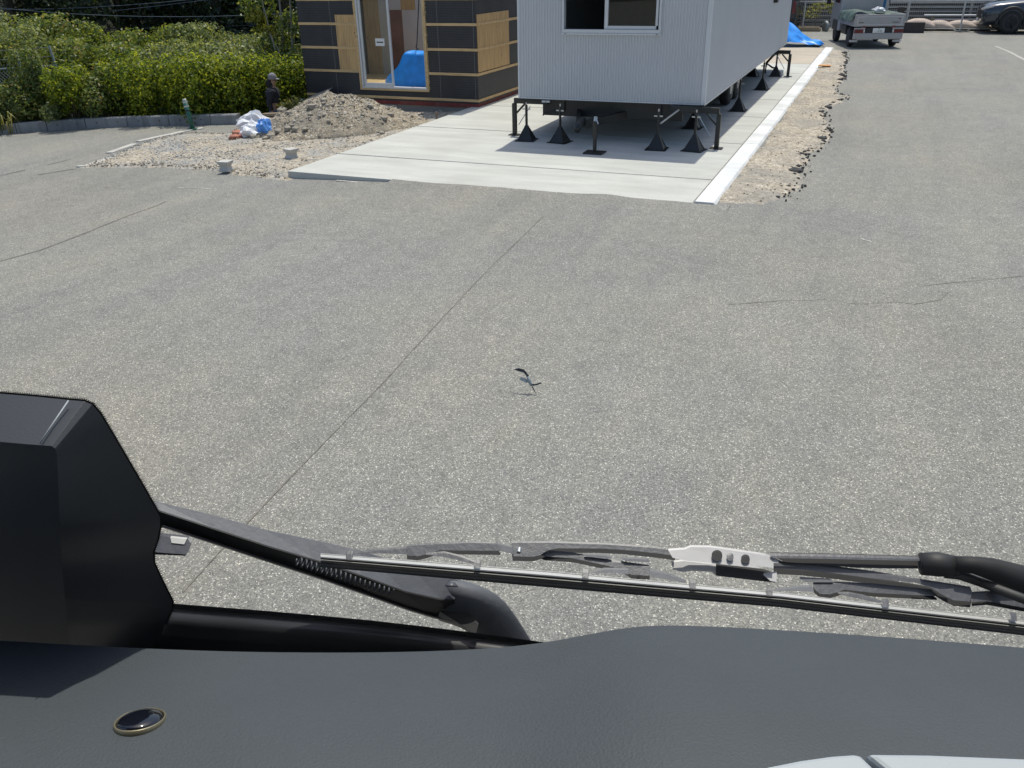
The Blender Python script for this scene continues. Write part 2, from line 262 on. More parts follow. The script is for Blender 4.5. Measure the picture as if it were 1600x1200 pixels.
class MB:
    def __init__(s): s.v = []; s.f = []
    def add(s, V, F):
        b = len(s.v); s.v += [tuple(p) for p in V]; s.f += [tuple(i+b for i in f) for f in F]; return s
    def box(s, a, b):
        x0, y0, z0 = a; x1, y1, z1 = b
        return s.add([(x0, y0, z0), (x1, y0, z0), (x1, y1, z0), (x0, y1, z0), (x0, y0, z1), (x1, y0, z1), (x1, y1, z1), (x0, y1, z1)],
                     [(0, 3, 2, 1), (4, 5, 6, 7), (0, 1, 5, 4), (1, 2, 6, 5), (2, 3, 7, 6), (3, 0, 4, 7)])
    def bar(s, p, q, w, h=None, up=(0, 0, 1)):
        p = Vector(p); q = Vector(q); d = (q-p).normalized(); up = Vector(up)
        if abs(d.dot(up)) > .95: up = Vector((0, 1, 0))
        a = d.cross(up).normalized(); b = a.cross(d); h = h or w; a = a*w/2; b = b*h/2
        V = [p-a-b, p+a-b, p+a+b, p-a+b, q-a-b, q+a-b, q+a+b, q-a+b]
        return s.add(V, [(0, 1, 2, 3), (7, 6, 5, 4), (0, 4, 5, 1), (1, 5, 6, 2), (2, 6, 7, 3), (3, 7, 4, 0)])
    def tube(s, pts, r, n=8, cap=True):
        pts = [Vector(p) for p in pts]; rs = r if isinstance(r, (list, tuple)) else [r]*len(pts); V = []; F = []
        for i, p in enumerate(pts):
            d = (pts[min(i+1, len(pts)-1)]-pts[max(i-1, 0)]).normalized()
            u = Vector((0, 0, 1)) if abs(d.z) < .9 else Vector((1, 0, 0))
            a = d.cross(u).normalized(); b = d.cross(a)
            for k in range(n): t = 2*math.pi*k/n; V.append(p+(a*math.cos(t)+b*math.sin(t))*rs[i])
        for i in range(len(pts)-1):
            for k in range(n): F.append((i*n+k, i*n+(k+1) % n, (i+1)*n+(k+1) % n, (i+1)*n+k))
        if cap: F.append(tuple(range(n))[::-1]); F.append(tuple((len(pts)-1)*n+k for k in range(n)))
        return s.add(V, F)
    def prism(s, poly, d):                 # polygon of 3-D points swept along d
        d = Vector(d); n = len(poly); V = [Vector(p) for p in poly]+[Vector(p)+d for p in poly]
        return s.add(V, [tuple(range(n))[::-1], tuple(range(n, 2*n))]+[(i, (i+1) % n, n+(i+1) % n, n+i) for i in range(n)])
    def loft(s, rows, closed=False, cap=False):
        m_ = len(rows[0]); V = [p for r in rows for p in r]; F = []
        for i in range(len(rows)-1):
            for k in range(m_ if closed else m_-1): F.append((i*m_+k, i*m_+(k+1) % m_, (i+1)*m_+(k+1) % m_, (i+1)*m_+k))
        if cap: F.append(tuple(range(m_))[::-1]); F.append(tuple((len(rows)-1)*m_+k for k in range(m_)))
        return s.add(V, F)
    def lathe(s, prof, axis='z', n=20, c=(0, 0, 0)):
        rows = []
        for r_, h in prof:
            row = []
            for k in range(n):
                t = 2*math.pi*k/n; a, b = r_*math.cos(t), r_*math.sin(t)
                p = (a, b, h) if axis == 'z' else ((h, a, b) if axis == 'x' else (a, h, b)); row.append((p[0]+c[0], p[1]+c[1], p[2]+c[2]))
            rows.append(row)
        return s.loft(rows, closed=True, cap=True)
    def build(s, name, mat, parent=None, bevel=0., smooth=False, sub=0, solid=0., loc=None):
        me = bpy.data.meshes.new(name); me.from_pydata([tuple(v) for v in s.v], [], s.f)
        bm = bmesh.new(); bm.from_mesh(me); bmesh.ops.recalc_face_normals(bm, faces=bm.faces); bm.to_mesh(me); bm.free()
        me.materials.append(MA[mat] if isinstance(mat, str) else mat)
        if smooth: me.polygons.foreach_set('use_smooth', [True]*len(me.polygons))
        o = bpy.data.objects.new(name, me); C.objects.link(o)
        if parent: o.parent = parent
        if loc: o.location = loc
        if solid: md = o.modifiers.new('solid', 'SOLIDIFY'); md.thickness = solid; md.offset = 0
        if bevel: md = o.modifiers.new('bevel', 'BEVEL'); md.width = bevel; md.segments = 2; md.limit_method = 'ANGLE'
        if sub: md = o.modifiers.new('sub', 'SUBSURF'); md.levels = sub; md.render_levels = sub
        return o
def B(name, a, b, mat, parent=None, bevel=0., label=None):
    o = MB().box(a, b).build(name, mat, parent, bevel)
    return tag(o, label)
def fract(x): return x-math.floor(x)
def h2(i, j): return fract(math.sin(i*127.1+j*311.7)*43758.5453)
def vn(x, y):
    i, j = math.floor(x), math.floor(y); f, g = x-i, y-j; f = f*f*(3-2*f); g = g*g*(3-2*g)
    return (h2(i, j)*(1-f)+h2(i+1, j)*f)*(1-g)+(h2(i, j+1)*(1-f)+h2(i+1, j+1)*f)*g
def fbm(x, y, o=4):
    s = 0; a = .5
    for k in range(o): s += a*vn(x*2**k+k*17.3, y*2**k-k*9.1); a *= .5
    return s
def inside(p, poly):
    x, y = p; c = False; n = len(poly)
    for i in range(n):
        x0, y0 = poly[i]; x1, y1 = poly[i-1]
        if (y0 > y) != (y1 > y) and x < (x1-x0)*(y-y0)/(y1-y0)+x0: c = not c
    return c
def edist(p, poly):
    best = 1e9; n = len(poly)
    for i in range(n):
        a = poly[i-1]; b = poly[i]; dx, dy = b[0]-a[0], b[1]-a[1]; t = max(0, min(1, ((p[0]-a[0])*dx+(p[1]-a[1])*dy)/(dx*dx+dy*dy+1e-9)))
        best = min(best, math.hypot(a[0]+t*dx-p[0], a[1]+t*dy-p[1]))
    return best
def rock(name, c, r, mat, parent=None, seed=0, flat=.7):
    bm = bmesh.new(); bmesh.ops.create_icosphere(bm, subdivisions=1, radius=1); rr = random.Random(seed)
    sx, sy, sz = r*rr.uniform(.8, 1.25), r*rr.uniform(.7, 1.1), r*flat*rr.uniform(.8, 1.1); a = rr.uniform(0, 6.3); ca, sa = math.cos(a), math.sin(a)
    for v in bm.verts:
        k = rr.uniform(.78, 1.15); x, y, z = v.co.x*sx*k, v.co.y*sy*k, v.co.z*sz*k; v.co = (x*ca-y*sa, x*sa+y*ca, z)
    me = bpy.data.meshes.new(name); bm.to_mesh(me); bm.free(); me.materials.append(MA[mat])
    o = bpy.data.objects.new(name, me); C.objects.link(o); o.location = c
    if parent: o.parent = parent
    return o
ICO = None
def stones(name, pts, rad, mat, parent=None):        # many small stones joined in one mesh
    global ICO
    if ICO is None:
        bm = bmesh.new(); bmesh.ops.create_icosphere(bm, subdivisions=1, radius=1); bm.verts.ensure_lookup_table()
        ICO = (np.array([v.co[:] for v in bm.verts]), np.array([[v.index for v in f.verts] for f in bm.faces])); bm.free()
    P = np.asarray(pts); n = len(P); rad = np.asarray(rad)
    S = rad[:, None, None]*rng.uniform(.65, 1.2, (n, 1, 3))*np.array([1, 1, .75])
    V = ICO[0][None]*S*rng.uniform(.75, 1.2, (n, len(ICO[0]), 1))
    a = rng.uniform(0, 6.28, n); ca, sa = np.cos(a)[:, None], np.sin(a)[:, None]
    V = np.stack([V[:, :, 0]*ca-V[:, :, 1]*sa, V[:, :, 0]*sa+V[:, :, 1]*ca, V[:, :, 2]], -1)+P[:, None]
    F = (ICO[1][None]+(np.arange(n)*len(ICO[0]))[:, None, None]).reshape(-1, 3)
    return raw(name, V.reshape(-1, 3), F, mat, parent, attr=np.repeat(rng.uniform(0, 1, n), len(ICO[1])))
def leaves(name, P, N, size, mat, parent=None, bias=None):   # P points, N outward normals
    n = len(P); N = N+rng.normal(0, .55, (n, 3)); N /= np.linalg.norm(N, axis=1)[:, None]+1e-9
    t = rng.normal(0, 1, (n, 3)); t -= N*(t*N).sum(1)[:, None]; t /= np.linalg.norm(t, axis=1)[:, None]+1e-9
    b = np.cross(N, t); L = (size*rng.uniform(.6, 1.35, n))[:, None]; W = L*.5
    V = np.stack([P-t*L*.5, P+b*W*.5+N*L*.06, P+t*L*.5-N*L*.12, P-b*W*.5+N*L*.06], 1).reshape(-1, 3)
    F = np.arange(4*n).reshape(-1, 4); r_ = rng.uniform(0, 1, n) if bias is None else np.clip(bias+rng.normal(0, .16, n), 0, 1)
    return raw(name, V, F, mat, parent, attr=r_)

# ================================================================== THE SETTING
# ground: one asphalt sheet, finer where the lot slopes away to the left
xs = sorted(set(list(np.arange(-24, 8.01, .25))+[-400, -250, -150, -90, -60, -45, -36, -30, -27, 10, 14, 20, 30, 50, 90, 150, 250, 400]))
ys = sorted(set(list(np.arange(8, 20.01, .25))+list(np.arange(20, 46, 1.))+[-60, -30, -15, -8, -4, 0, 2, 4, 6, 7, 50, 60, 80, 120, 200, 400]))
Vg = [(x, y, gz(x, y)) for y in ys for x in xs]; nx = len(xs)
Fg = np.array([(j*nx+i, j*nx+i+1, (j+1)*nx+i+1, (j+1)*nx+i) for j in range(len(ys)-1) for i in range(nx-1)])
ground = tag(raw('asphalt_ground', Vg, Fg, 'asphalt', smooth=True), 'worn grey asphalt of the yard', None, None, 'structure')
def ribbon(name, pts, width, mat, z=.004, jag=.25, step=.12):
    W = [G(*p) for p in pts]; P = []
    for a, b in zip(W[:-1], W[1:]):
        k = max(1, int((b-a).length/step)); P += [a.lerp(b, i/k) for i in range(k)]
    P.append(W[-1]); V = []; s = random.random()*90
    for i, p in enumerate(P):
        d = (P[min(i+1, len(P)-1)]-P[max(i-1, 0)]); d.z = 0; d.normalize(); nrm = Vector((-d.y, d.x, 0))
        wv = width*(.35+1.3*vn(i*.7, s)); off = nrm*(vn(i*.33+7, s+3)-.5)*width*jag*8
        for sg in (-1, 1):
            q = p+off+nrm*wv*.5*sg; V.append((q.x, q.y, gz(q.x, q.y)+z))
    return raw(name, V, [(2*i, 2*i+1, 2*i+3, 2*i+2) for i in range(len(P)-1)], mat, ground)
ribbon('crack', [(285, 925), (340, 865), (430, 770), (520, 680), (590, 606), (660, 532), (730, 455), (800, 385), (850, 338)], .010, 'crack', jag=.15)
ribbon('crack', [(0, 408), (60, 392), (130, 365), (200, 338), (260, 315)], .022, 'crack')
ribbon('crack', [(1325, 474), (1350, 475), (1400, 473), (1430, 476), (1470, 468), (1480, 455)], .006, 'crack', jag=.6)
ribbon('crack', [(1440, 447), (1490, 441), (1540, 437), (1600, 431)], .006, 'crack', jag=.6)
ribbon('crack', [(1140, 476), (1220, 470), (1290, 468)], .005, 'crack', jag=.6)
ribbon('crack', [(0, 274), (40, 266)], .035, 'crackd'); ribbon('crack', [(60, 273), (120, 264)], .03, 'crackd'); ribbon('crack', [(75, 258), (110, 249)], .03, 'crack')
ribbon('worn_line', [(1555, 72), (1575, 80), (1600, 93), (1640, 112)], .09, 'paint_old', jag=.02)
ribbon('worn_line', [(278, 293), (330, 295)], .03, 'paint_old', jag=.02); ribbon('worn_line', [(1345, 373), (1362, 378)], .02, 'paint_old')
for c, a, b in (((1278, 452), .1, .05), ((1460, 376), .2, .03), ((1592, 290), .35, .16), ((1400, 362), .2, .06), ((150, 292), .55, .12), ((300, 345), .4, .05), ((455, 745), .12, .05)):
    p = G(*c); V = [(p.x, p.y, gz(p.x, p.y)+.004)]; k = 26
    for i in range(k):
        t = 2*math.pi*i/k; r_ = .45+.9*vn(i*.8, c[0]); x, y = p.x+math.cos(t)*a*r_, p.y+math.sin(t)*b*r_*2; V.append((x, y, gz(x, y)+.004))
    raw('sand_patch', V, [(0, i+1, (i+1) % k+1) for i in range(k)], 'sand', ground)

# concrete pad: cast panels with open joints
pad = tag(B('concrete_pad', (-7.9, 10.7, -.5), (-2.02, 32.1, -.03), 'joint'), 'pale new concrete pad under the trailer', None, None, 'structure')
jy = [10.47, 11.87, 14.58, 17.36, 19.75, 22.25, 24.7, 27.1, 29.7, 32.2]
for i in range(len(jy)-1):
    x0 = -8.11 if jy[i] < 17 else -7.93
    o = MB().box((x0, jy[i]+.02, -.34), (-1.975, jy[i+1]-.02, .006)).build('slab_panel', 'slabb' if jy[i] > 27 else 'slab', pad, .006)
# front edge buried under a ragged tongue of asphalt
V = []; k = 60
for i in range(k+1):
    t = i/k; x = -6.3+4.8*t; e = .01+.07*t+.16*max(0, fbm(t*6, 3)-.36)+.05*fbm(t*22, 8)*t+.09*math.exp(-((t-.66)/.06)**2)-.05*max(0, t-.8)
    V += [(x, 9.7, gz(x, 9.7)-.006), (x, 10.3, gz(x, 10.3)+.006), (x, 10.47+e-.02, .012), (x, 10.47+e, .002)]
raw('asphalt_tongue', V, [(4*i+j, 4*i+j+4, 4*i+j+5, 4*i+j+1) for i in range(k) for j in range(3)], 'asphalt', ground, True)
B('scrap_lath', (-7.2, 10.395, -.075), (-6.55, 10.44, -.05), 'paint_old', ground)

# white kerb along the pad: precast stones
kerb = empty('concrete_kerb', (-1.8, 10.5, 0), 0, 'white concrete kerb along the right edge of the pad', 'kerb')
y = 10.52; i = 0
while y < 32.1:
    L = min(1.995, 32.2-y); zt = .035+.004*(h2(i, 3)-.5); x0, x1 = -1.945, -1.67
    sec = [(x0, -.2), (x1+.02, -.2), (x1, zt-.045), (x1-.035, zt), (x0+.012, zt), (x0, zt-.012)]
    MB().prism([(a+1.8, y+.004-10.5, b) for a, b in sec], (0, L-.008, 0)).build('kerb_stone', 'kerb', kerb, .004)
    y += L; i += 1

# bare soil strip between kerb and asphalt
SP = [(1127, 316), (1150, 318), (1190, 318), (1218, 312), (1240, 298), (1252, 284), (1250, 268), (1262, 252), (1256, 240), (1283, 232), (1296, 214), (1294, 196), (1286, 176), (1297, 166), (1330, 152), (1304, 147), (1302, 140), (1318, 124), (1318, 104), (1324, 92), (1316, 80), (1303, 78)]
sp = [(G(*p).x, G(*p).y) for p in SP]+[(-1.66, 32.0), (-1.66, 10.45)]
def sheet(name, poly, mat, step, hfun, rag=.1):
    xs_ = np.arange(min(p[0] for p in poly)-.2, max(p[0] for p in poly)+.2, step); ys_ = np.arange(min(p[1] for p in poly)-.2, max(p[1] for p in poly)+.2, step)
    nxx = len(xs_); V = []; ok = []
    for yy in ys_:
        for xx in xs_:
            d = edist((xx, yy), poly)*(1 if inside((xx, yy), poly) else -1)
            dd = d+(fbm(xx*4, yy*4)-.47)*rag*2+(fbm(xx*17, yy*17, 2)-.37)*rag*.7
            V.append((xx, yy, gz(xx, yy)+min(.02, .25*dd)+(hfun(xx, yy, d) if dd > 0 else 0))); ok.append(dd > -.12)
    F = []
    for j in range(len(ys_)-1):
        for i in range(nxx-1):
            q = (j*nxx+i, j*nxx+i+1, (j+1)*nxx+i+1, (j+1)*nxx+i)
            if all(ok[k] for k in q): F.append(q)
    return raw(name, V, np.array(F), mat, smooth=True)
stripo = tag(sheet('soil_strip', sp, 'strip', .07, lambda x, y, d: .035*max(0, fbm(x*5, y*5)-.35)+.03*max(0, fbm(x*16, y*16, 2)-.3), .12), 'bare sandy soil strip beside the white kerb', None, None, 'structure')
# lifted, broken asphalt crumbs along its ragged edge
kk = 0
for p, q in zip(sp[3:20], sp[4:21]):
    d = math.hypot(q[0]-p[0], q[1]-p[1]); n = max(1, int(d/.22))
    for i in range(n):
        t = (i+random.random())/n; x, y = p[0]+(q[0]-p[0])*t+random.uniform(-.1, .05), p[1]+(q[1]-p[1])*t+random.uniform(-.08, .08)
        if fbm(x*1.6, y*1.6) < .40: continue
        rock('asphalt_chunk', (x, y, .02), random.choice([.03, .04, .04, .05, .06, .1]), 'chunk', stripo, kk, .5); kk += 1
n = 320; P = []
while len(P) < n:
    x, y = random.uniform(-1.66, -.5), 10.5+21*random.random()**1.6
    if inside((x, y), sp): P.append((x, y, .025+.02*fbm(x*5, y*5)))
tag(stones('loose_pebbles', P, rng.uniform(.004, .014, n), 'stone', stripo), None, None, None, 'stuff')
n = 320; P = []
for i in range(n):
    k = random.randrange(3, 20); p, q = sp[k], sp[k+1]; t = random.random(); P.append((p[0]+(q[0]-p[0])*t+random.gauss(-.05, .09), p[1]+(q[1]-p[1])*t+random.gauss(0, .1), .015))
tag(stones('asphalt_crumbs', P, rng.uniform(.008, .028, n), 'chunk', stripo), None, None, None, 'stuff')

# gravelly soil left of the pad, dug pit and spoil heap
GP = [(128, 262), (165, 262), (250, 262), (330, 266), (345, 270), (380, 274), (420, 279), (450, 284)]
gp_ = [(G(*p).x, G(*p).y) for p in GP]+[(-8.05, 10.5), (-8.05, 17.05), (-12.3, 17.05), (-13.0, 17.0), (-13.35, 16.3), (-12.95, 15.4)]+[(G(*p).x, G(*p).y) for p in ((360, 209), (300, 208), (250, 216), (215, 228), (160, 250))]
gsoil = tag(sheet('gravel_ground', gp_, 'soil', .09, lambda x, y, d: .03*fbm(x*3, y*3)*min(1, d*3), .1), 'pale gravelly soil beside the pad', None, None, 'structure')
MC = (-10.12, 14.72); MAX = (.86, .51)
def mound_h(x, y):
    dx, dy = x-MC[0], y-MC[1]; a = dx*MAX[0]+dy*MAX[1]; b = -dx*MAX[1]+dy*MAX[0]
    a += .12*b
    r_ = math.hypot(a/(2.0 if a > 0 else 1.75), b/1.3)*(1+.5*(fbm(x*1.4+3, y*1.4)-.45))
    t = max(0, 1-r_); z = .9*(t**1.15)/(1+.28*t)
    return z+(.17*(fbm(x*3.5, y*3.5)-.45)+.07*(fbm(x*11, y*11, 3)-.4))*min(1, t*5)
st = .045; xs_ = np.arange(-12.4, -7.9, st); ys_ = np.arange(12.9, 16.9, st); V = []; hs = []
for yy in ys_:
    for xx in xs_:
        h = mound_h(xx, yy)
        if xx > -8.12: h = 0
        hs.append(h); V.append((xx, yy, gz(xx, yy)+.03+h-(.06 if h < .01 else 0)))
nxx = len(xs_); F = []
for j in range(len(ys_)-1):
    for i in range(nxx-1):
        q = (j*nxx+i, j*nxx+i+1, (j+1)*nxx+i+1, (j+1)*nxx+i)
        if max(hs[k] for k in q) > .004: F.append(q)
mound = tag(raw('spoil_heap', V, np.array(F), 'mound', smooth=True), 'heap of dug-out stony earth in front of the unfinished house', 'heap')
def mz(x, y): return gz(x, y)+.03+mound_h(x, y)
for i in range(46):
    t = random.uniform(0, 6.28); r_ = random.uniform(.25, 1.02); a, b = 1.8*r_*math.cos(t), 1.25*r_*math.sin(t)
    if b > .35: b = -b
    x, y = MC[0]+a*MAX[0]-b*MAX[1], MC[1]+a*MAX[1]+b*MAX[0]
    if x > -8.2: continue
    rock('clod', (x, y, mz(x, y)+.01), random.choice([.03, .035, .045, .06, .08]), 'clod', mound, 500+i)
for px, py, r_ in ((425, 216, .13), (436, 214, .1), (452, 214, .09), (463, 215, .1), (490, 193, .1), (478, 216, .07), (597, 210, .08), (505, 172, .09), (560, 178, .1), (415, 218, .09)):
    p = G(px, py, .2 if py < 200 else .03); rock('clod', (p.x, p.y, mz(p.x, p.y)+.02), r_, 'clod', mound, int(px))
P = []; 
while len(P) < 4200:
    a, b = random.gauss(0, .85), random.gauss(-.15, .6); x, y = MC[0]+a*MAX[0]-b*MAX[1], MC[1]+a*MAX[1]+b*MAX[0]
    if x < -8.15 and y < 16.9: P.append((x, y, mz(x, y)))
tag(stones('heap_stones', P, np.clip(rng.lognormal(-4.5, .5, len(P)), .006, .04), 'stone', mound), None, None, None, 'stuff')
P = []; PB = []
bl = [G(205*0+230, 238), G(300, 245), G(455, 250), G(210, 232)]
while len(P) < 8500:
    x, y = random.uniform(-14.6, -8.1), random.uniform(10.4, 17)
    if not inside((x, y), gp_) or mound_h(x, y) > .08: continue
    q = (x, y, gz(x, y)+.022+.015*random.random())
    near = min(math.hypot((x-b.x)/1.3, (y-b.y)/.7) for b in bl)
    (PB if near < .75+.5*random.random() and random.random() < .8 else P).append(q)
tag(stones('gravel', P, np.clip(rng.lognormal(-4.45, .42, len(P)), .007, .04), 'stone'), 'pale loose gravel strewn over the soil', 'gravel', None, 'stuff')
tag(stones('crushed_stone', PB, np.clip(rng.lognormal(-4.5, .35, len(PB)), .007, .03), 'stoneb'), 'bluish crushed stone in patches on the soil', 'gravel', None, 'stuff')

# old kerb stones at the left edge of the gravel
ok = empty('broken_kerb', tuple(G(220, 230)), 0, 'old pale kerb stones edging the gravel, near end broken', 'kerb')
o0 = ok.location.copy()
for a, b, w_, tilt in (((122, 261), (137, 261), .09, 0), ((140, 260), (176, 247), .22, .1), ((170, 240), (210, 226), .13, 0), ((215, 222), (300, 203.5), .13, 0), ((301, 203.2), (318, 201), .16, 0)):
    p, q = G(*a), G(*b); p.z += -.055; q.z += -.055
    MB().bar(p-o0, q-o0, w_, .16).build('kerb_stone', 'kerbold', ok, .012)

# concrete retaining kerb wall of precast blocks along the left road
WP = [(-420, 236), (-200, 224), (-60, 214.5), (0, 210.5), (27, 208.5), (75, 204.5), (135, 201), (200, 198.2), (265, 196.5), (330, 195.2), (372, 194.5)]
ww = [G(*p) for p in WP]
wall = empty('retaining_kerb_wall', tuple(ww[3]), 0, 'low grey precast concrete wall in front of the hedge', 'wall'); o0 = wall.location.copy()
nrm0 = Vector((-.12, 1, 0)).normalized(); segs = []
for a, b in zip(ww[:-1], ww[1:]):
    L = (b-a).length; k = max(1, round(L/2.)); segs += [(a.lerp(b, i/k), a.lerp(b, (i+1)/k)) for i in range(k)]
for i, (a, b) in enumerate(segs):
    d = (b-a).normalized(); a2 = a+d*.008; b2 = b-d*.008; nr = Vector((-d.y, d.x, 0)); hh = .215+.006*h2(i, 2)
    rows = [[p-nr*0+Vector((0, 0, -.3)), p-nr*0+Vector((0, 0, hh-.02)), p+nr*.02+Vector((0, 0, hh)), p+nr*.16+Vector((0, 0, hh)), p+nr*.16+Vector((0, 0, -.3))] for p in (a2-o0, b2-o0)]
    blk = MB().loft(rows, closed=True, cap=True).build('wall_block', 'wallc', wall)
    for t in (.28, .78):
        if (b-a).length < .8: continue
        p = a.lerp(b, t)-o0-nr*.002+Vector((0, 0, hh*.55)); MB().bar(p-nr*.004, p+nr*.01, .028).build('weep_hole', 'crackd', blk)

# ================================================================== UNFINISHED HOUSE
BY = 17.06; BX0, BX1 = -12.33, -7.93; BT = 3.0
hb = empty('unfinished_house', (BX0, BY, 0), 0, 'unfinished house wrapped in black sheeting with timber battens', 'house')
def hB(name, a, b, mat, par=None, bev=0.):
    return B(name, (a[0]-BX0, a[1]-BY, a[2]), (b[0]-BX0, b[1]-BY, b[2]), mat, par or hb, bev)
wx0, wx1, wz0, wz1 = -10.80, -9.15, .33, 2.45
hB('wall', (BX0, BY, .07), (wx0, BY+.14, BT), 'wrap'); hB('wall', (wx1, BY, .07), (BX1, BY+.14, BT), 'wrap')
hB('wall', (wx0, BY+.0015, .07), (wx1, BY+.1385, wz0), 'wrap'); hB('wall', (wx0, BY+.0015, wz1), (wx1, BY+.1385, BT), 'wrap')
hB('wall', (BX1-.14, BY+.142, .07), (BX1, 23.5, BT), 'wrap'); hB('wall', (BX0, BY+.142, .07), (BX0+.14, 23.5, BT), 'wrap')
hB('wall', (BX0+.142, 23.36, 1.9), (BX1-.142, 23.5, BT), 'ply'); hB('wall', (BX0+.142, 23.36, .07), (BX0+1.6, 23.5, 1.898), 'ply')
hB('floor', (BX0+.142, BY+.142, .1), (BX1-.142, 23.35, .3), 'ply')
hB('foundation', (BX0+.04, BY+.05, -.9), (BX1-.05, 23.4, -.015), 'found')
hB('sill_board', (BX0+.01, BY+.004, -.012), (BX1-.004, BY+.12, .068), 'redbase'); hB('sill_board', (BX1-.1, BY+.122, -.012), (BX1-.006, 23.4, .068), 'redbase')
hB('vent_block', (-10.35, BY+.028, -.22), (-9.98, BY+.06, -.03), 'pier')
zb = [.135, .665, 1.155, 1.645, 2.135, 2.625]
for z in zb:
    segs = [(BX0, BX1)] if z < wz0 or z > wz1 else [(BX0, wx0-.055), (wx1+.055, BX1)]
    for a, b in segs: hB('batten', (a+.002, BY-.02, z-.027), (b+.018, BY-.001, z+.027), 'batten', None, .003)
    hB('batten', (BX1+.001, BY+.002, z-.027), (BX1+.02, 23.4, z+.027), 'batten', None, .003)
# plywood patches nailed over the sheet
for nm, a, b in (('plywood_patch', PY(523, 23, BY), PY(566, 111, BY)),):
    hB(nm, (a.x, BY-.010, b.z), (wx0-.057, BY-.0005, a.z), 'ply')
a = PX(750, 22, BX1); b = PX(794, 15, BX1); c = PX(752, 112, BX1)
hB('plywood_patch', (BX1+.0005, BY+.03, c.z), (BX1+.010, b.y, a.z), 'ply')
# sheet overlap seams
for px in (517, 683, 739):
    x = PY(px, 40, BY).x
    for z0, z1 in zip(zb[:-1], zb[1:]): hB('sheet_seam', (x, BY-.003, z0+.028), (x+.012, BY-.0006, z1-.028), 'seam')
# tall sliding window, right half slid open
win = empty('window', (wx0-BX0, 0, 0)); win.parent = hb
def wB(name, a, b, mat, bev=.003): return B(name, (a[0]-wx0, a[1]-BY, a[2]), (b[0]-wx0, b[1]-BY, b[2]), mat, win, bev)
for a, b in (((wx0-.05, wz0-.05), (wx0, wz1)), ((wx1, wz0-.05), (wx1+.05, wz1)), ((wx0+.001, wz0-.05), (wx1-.001, wz0-.012))):
    wB('timber_trim', (a[0], BY-.03, a[1]), (b[0], BY-.001, b[1]), 'batten')
wB('frame', (wx0+.001, BY-.022, wz0-.01), (wx1-.001, BY+.1, wz0+.03), 'alu'); wB('frame', (wx0+.001, BY-.022, wz0+.031), (wx0+.04, BY+.1, wz1), 'alu'); wB('frame', (wx1-.03, BY-.022, wz0+.031), (wx1-.001, BY+.1, wz1), 'foam')
xm = -9.99
wB('sash', (wx0+.045, BY+.01, wz0+.035), (wx0+.10, BY+.045, wz1), 'alu'); wB('sash', (xm-.05, BY+.01, wz0+.035), (xm, BY+.045, wz1), 'alu'); wB('sash', (wx0+.101, BY+.0115, wz0+.035), (xm-.051, BY+.0435, wz0+.1), 'alu')
wB('pane', (wx0+.102, BY+.024, wz0+.102), (xm-.052, BY+.030, wz1), 'glass', 0)
a = PY(586, 60, BY+.02); b = PY(601, 72, BY+.02)
st_ = wB('sticker', (a.x, BY+.0215, b.z), (b.x, BY+.0235, a.z), 'plate', 0)
wB('sticker_print', (a.x+.035, BY+.0195, a.z-.09), (b.x-.03, BY+.0212, a.z-.065), 'inkb', 0)
# foam bead squeezed out beside the right trim
P = [(wx1+.055-wx0+random.uniform(-.004, .012), -.008, z) for z in np.arange(wz0, wz1, .022)]
fo = stones('foam_bead', P, rng.uniform(.008, .02, len(P)), 'foam', win)
# inside: partition boards seen through the window
hB('partition', (-12.18, 19.6, .301), (-11.75, 19.66, BT), 'ply'); hB('partition', (-11.748, 19.6, .301), (-11.44, 19.66, BT), 'board'); hB('partition', (-11.438, 19.6, .301), (-11.1, 19.64, 1.8), 'boardb')
hB('partition', (-11.098, 19.6, .301), (-8.1, 19.66, 1.8), 'board'); hB('partition', (-11.437, 19.6, 1.802), (-11.12, 19.66, BT), 'board'); hB('partition', (-11.118, 19.6, 1.802), (-10.72, 19.65, BT), 'ply'); hB('partition', (-10.718, 19.6, 1.802), (-8.1, 19.66, BT), 'board')
# blue sheet over goods just inside the opening
def draped(name, rows, mat, lab=None, cat=None, sub=2, amp=.02, loc=(0, 0, 0), seed=0):
    rr = random.Random(seed); rows = [[(p[0]+rr.uniform(-amp, amp), p[1]+rr.uniform(-amp, amp), p[2]+rr.uniform(-amp, amp)) for p in r] for r in rows]
    o = MB().loft(rows).build(name, mat, None, smooth=True, sub=sub, solid=.006, loc=loc); return tag(o, lab, cat)
rows = []
for dy, zz, wdt in ((0, .31, .46), (.02, .6, .45), (.05, .95, .43), (.08, 1.04, .42), (.3, 1.06, .42), (.55, 1.04, .42), (.62, .7, .43), (.66, .31, .46)):
    row = []
    for k in range(11):
        t = -1+k/5; e = max(0, abs(t)-.6)/.4
        row.append((t*wdt*(1+.06*(zz < .7))-.32*(t < -.9)*(zz < .7), dy+.025*math.sin(k*2.1), .31+(zz-.31)*(1-e*e*.35 if t < 0 else 1-e*e*.1)))
    rows.append(row)
draped('tarpaulin', rows, 'tarp', 'bright blue sheet draped over goods inside the open house window', 'tarp', 2, .012, (-9.66, 17.42, 0), 3)
# hanging strap with hook inside
a = PY(652, 78, 17.9); b = PY(657, -60, 17.9)
s_ = empty('hanging_strap', tuple(a), 0, 'dark strap with a hook hanging inside the open window', 'strap')
MB().bar((0, 0, .12), b-a, .022, .006).build('strap', 'rope', s_); MB().tube([(0, 0, .12), (-.025, 0, .06), (0, 0, .0), (.03, 0, .03)], .012).build('hook', 'black', s_)
# stake by the pad
p = G(675, 190); stk = tag(MB().bar((0, 0, -.15), (.01, 0, .19), .035).build('stake', 'timber', loc=(-8.3, p.y, gz(-8.3, p.y))), 'short wooden stake in the soil beside the pad', 'stake')

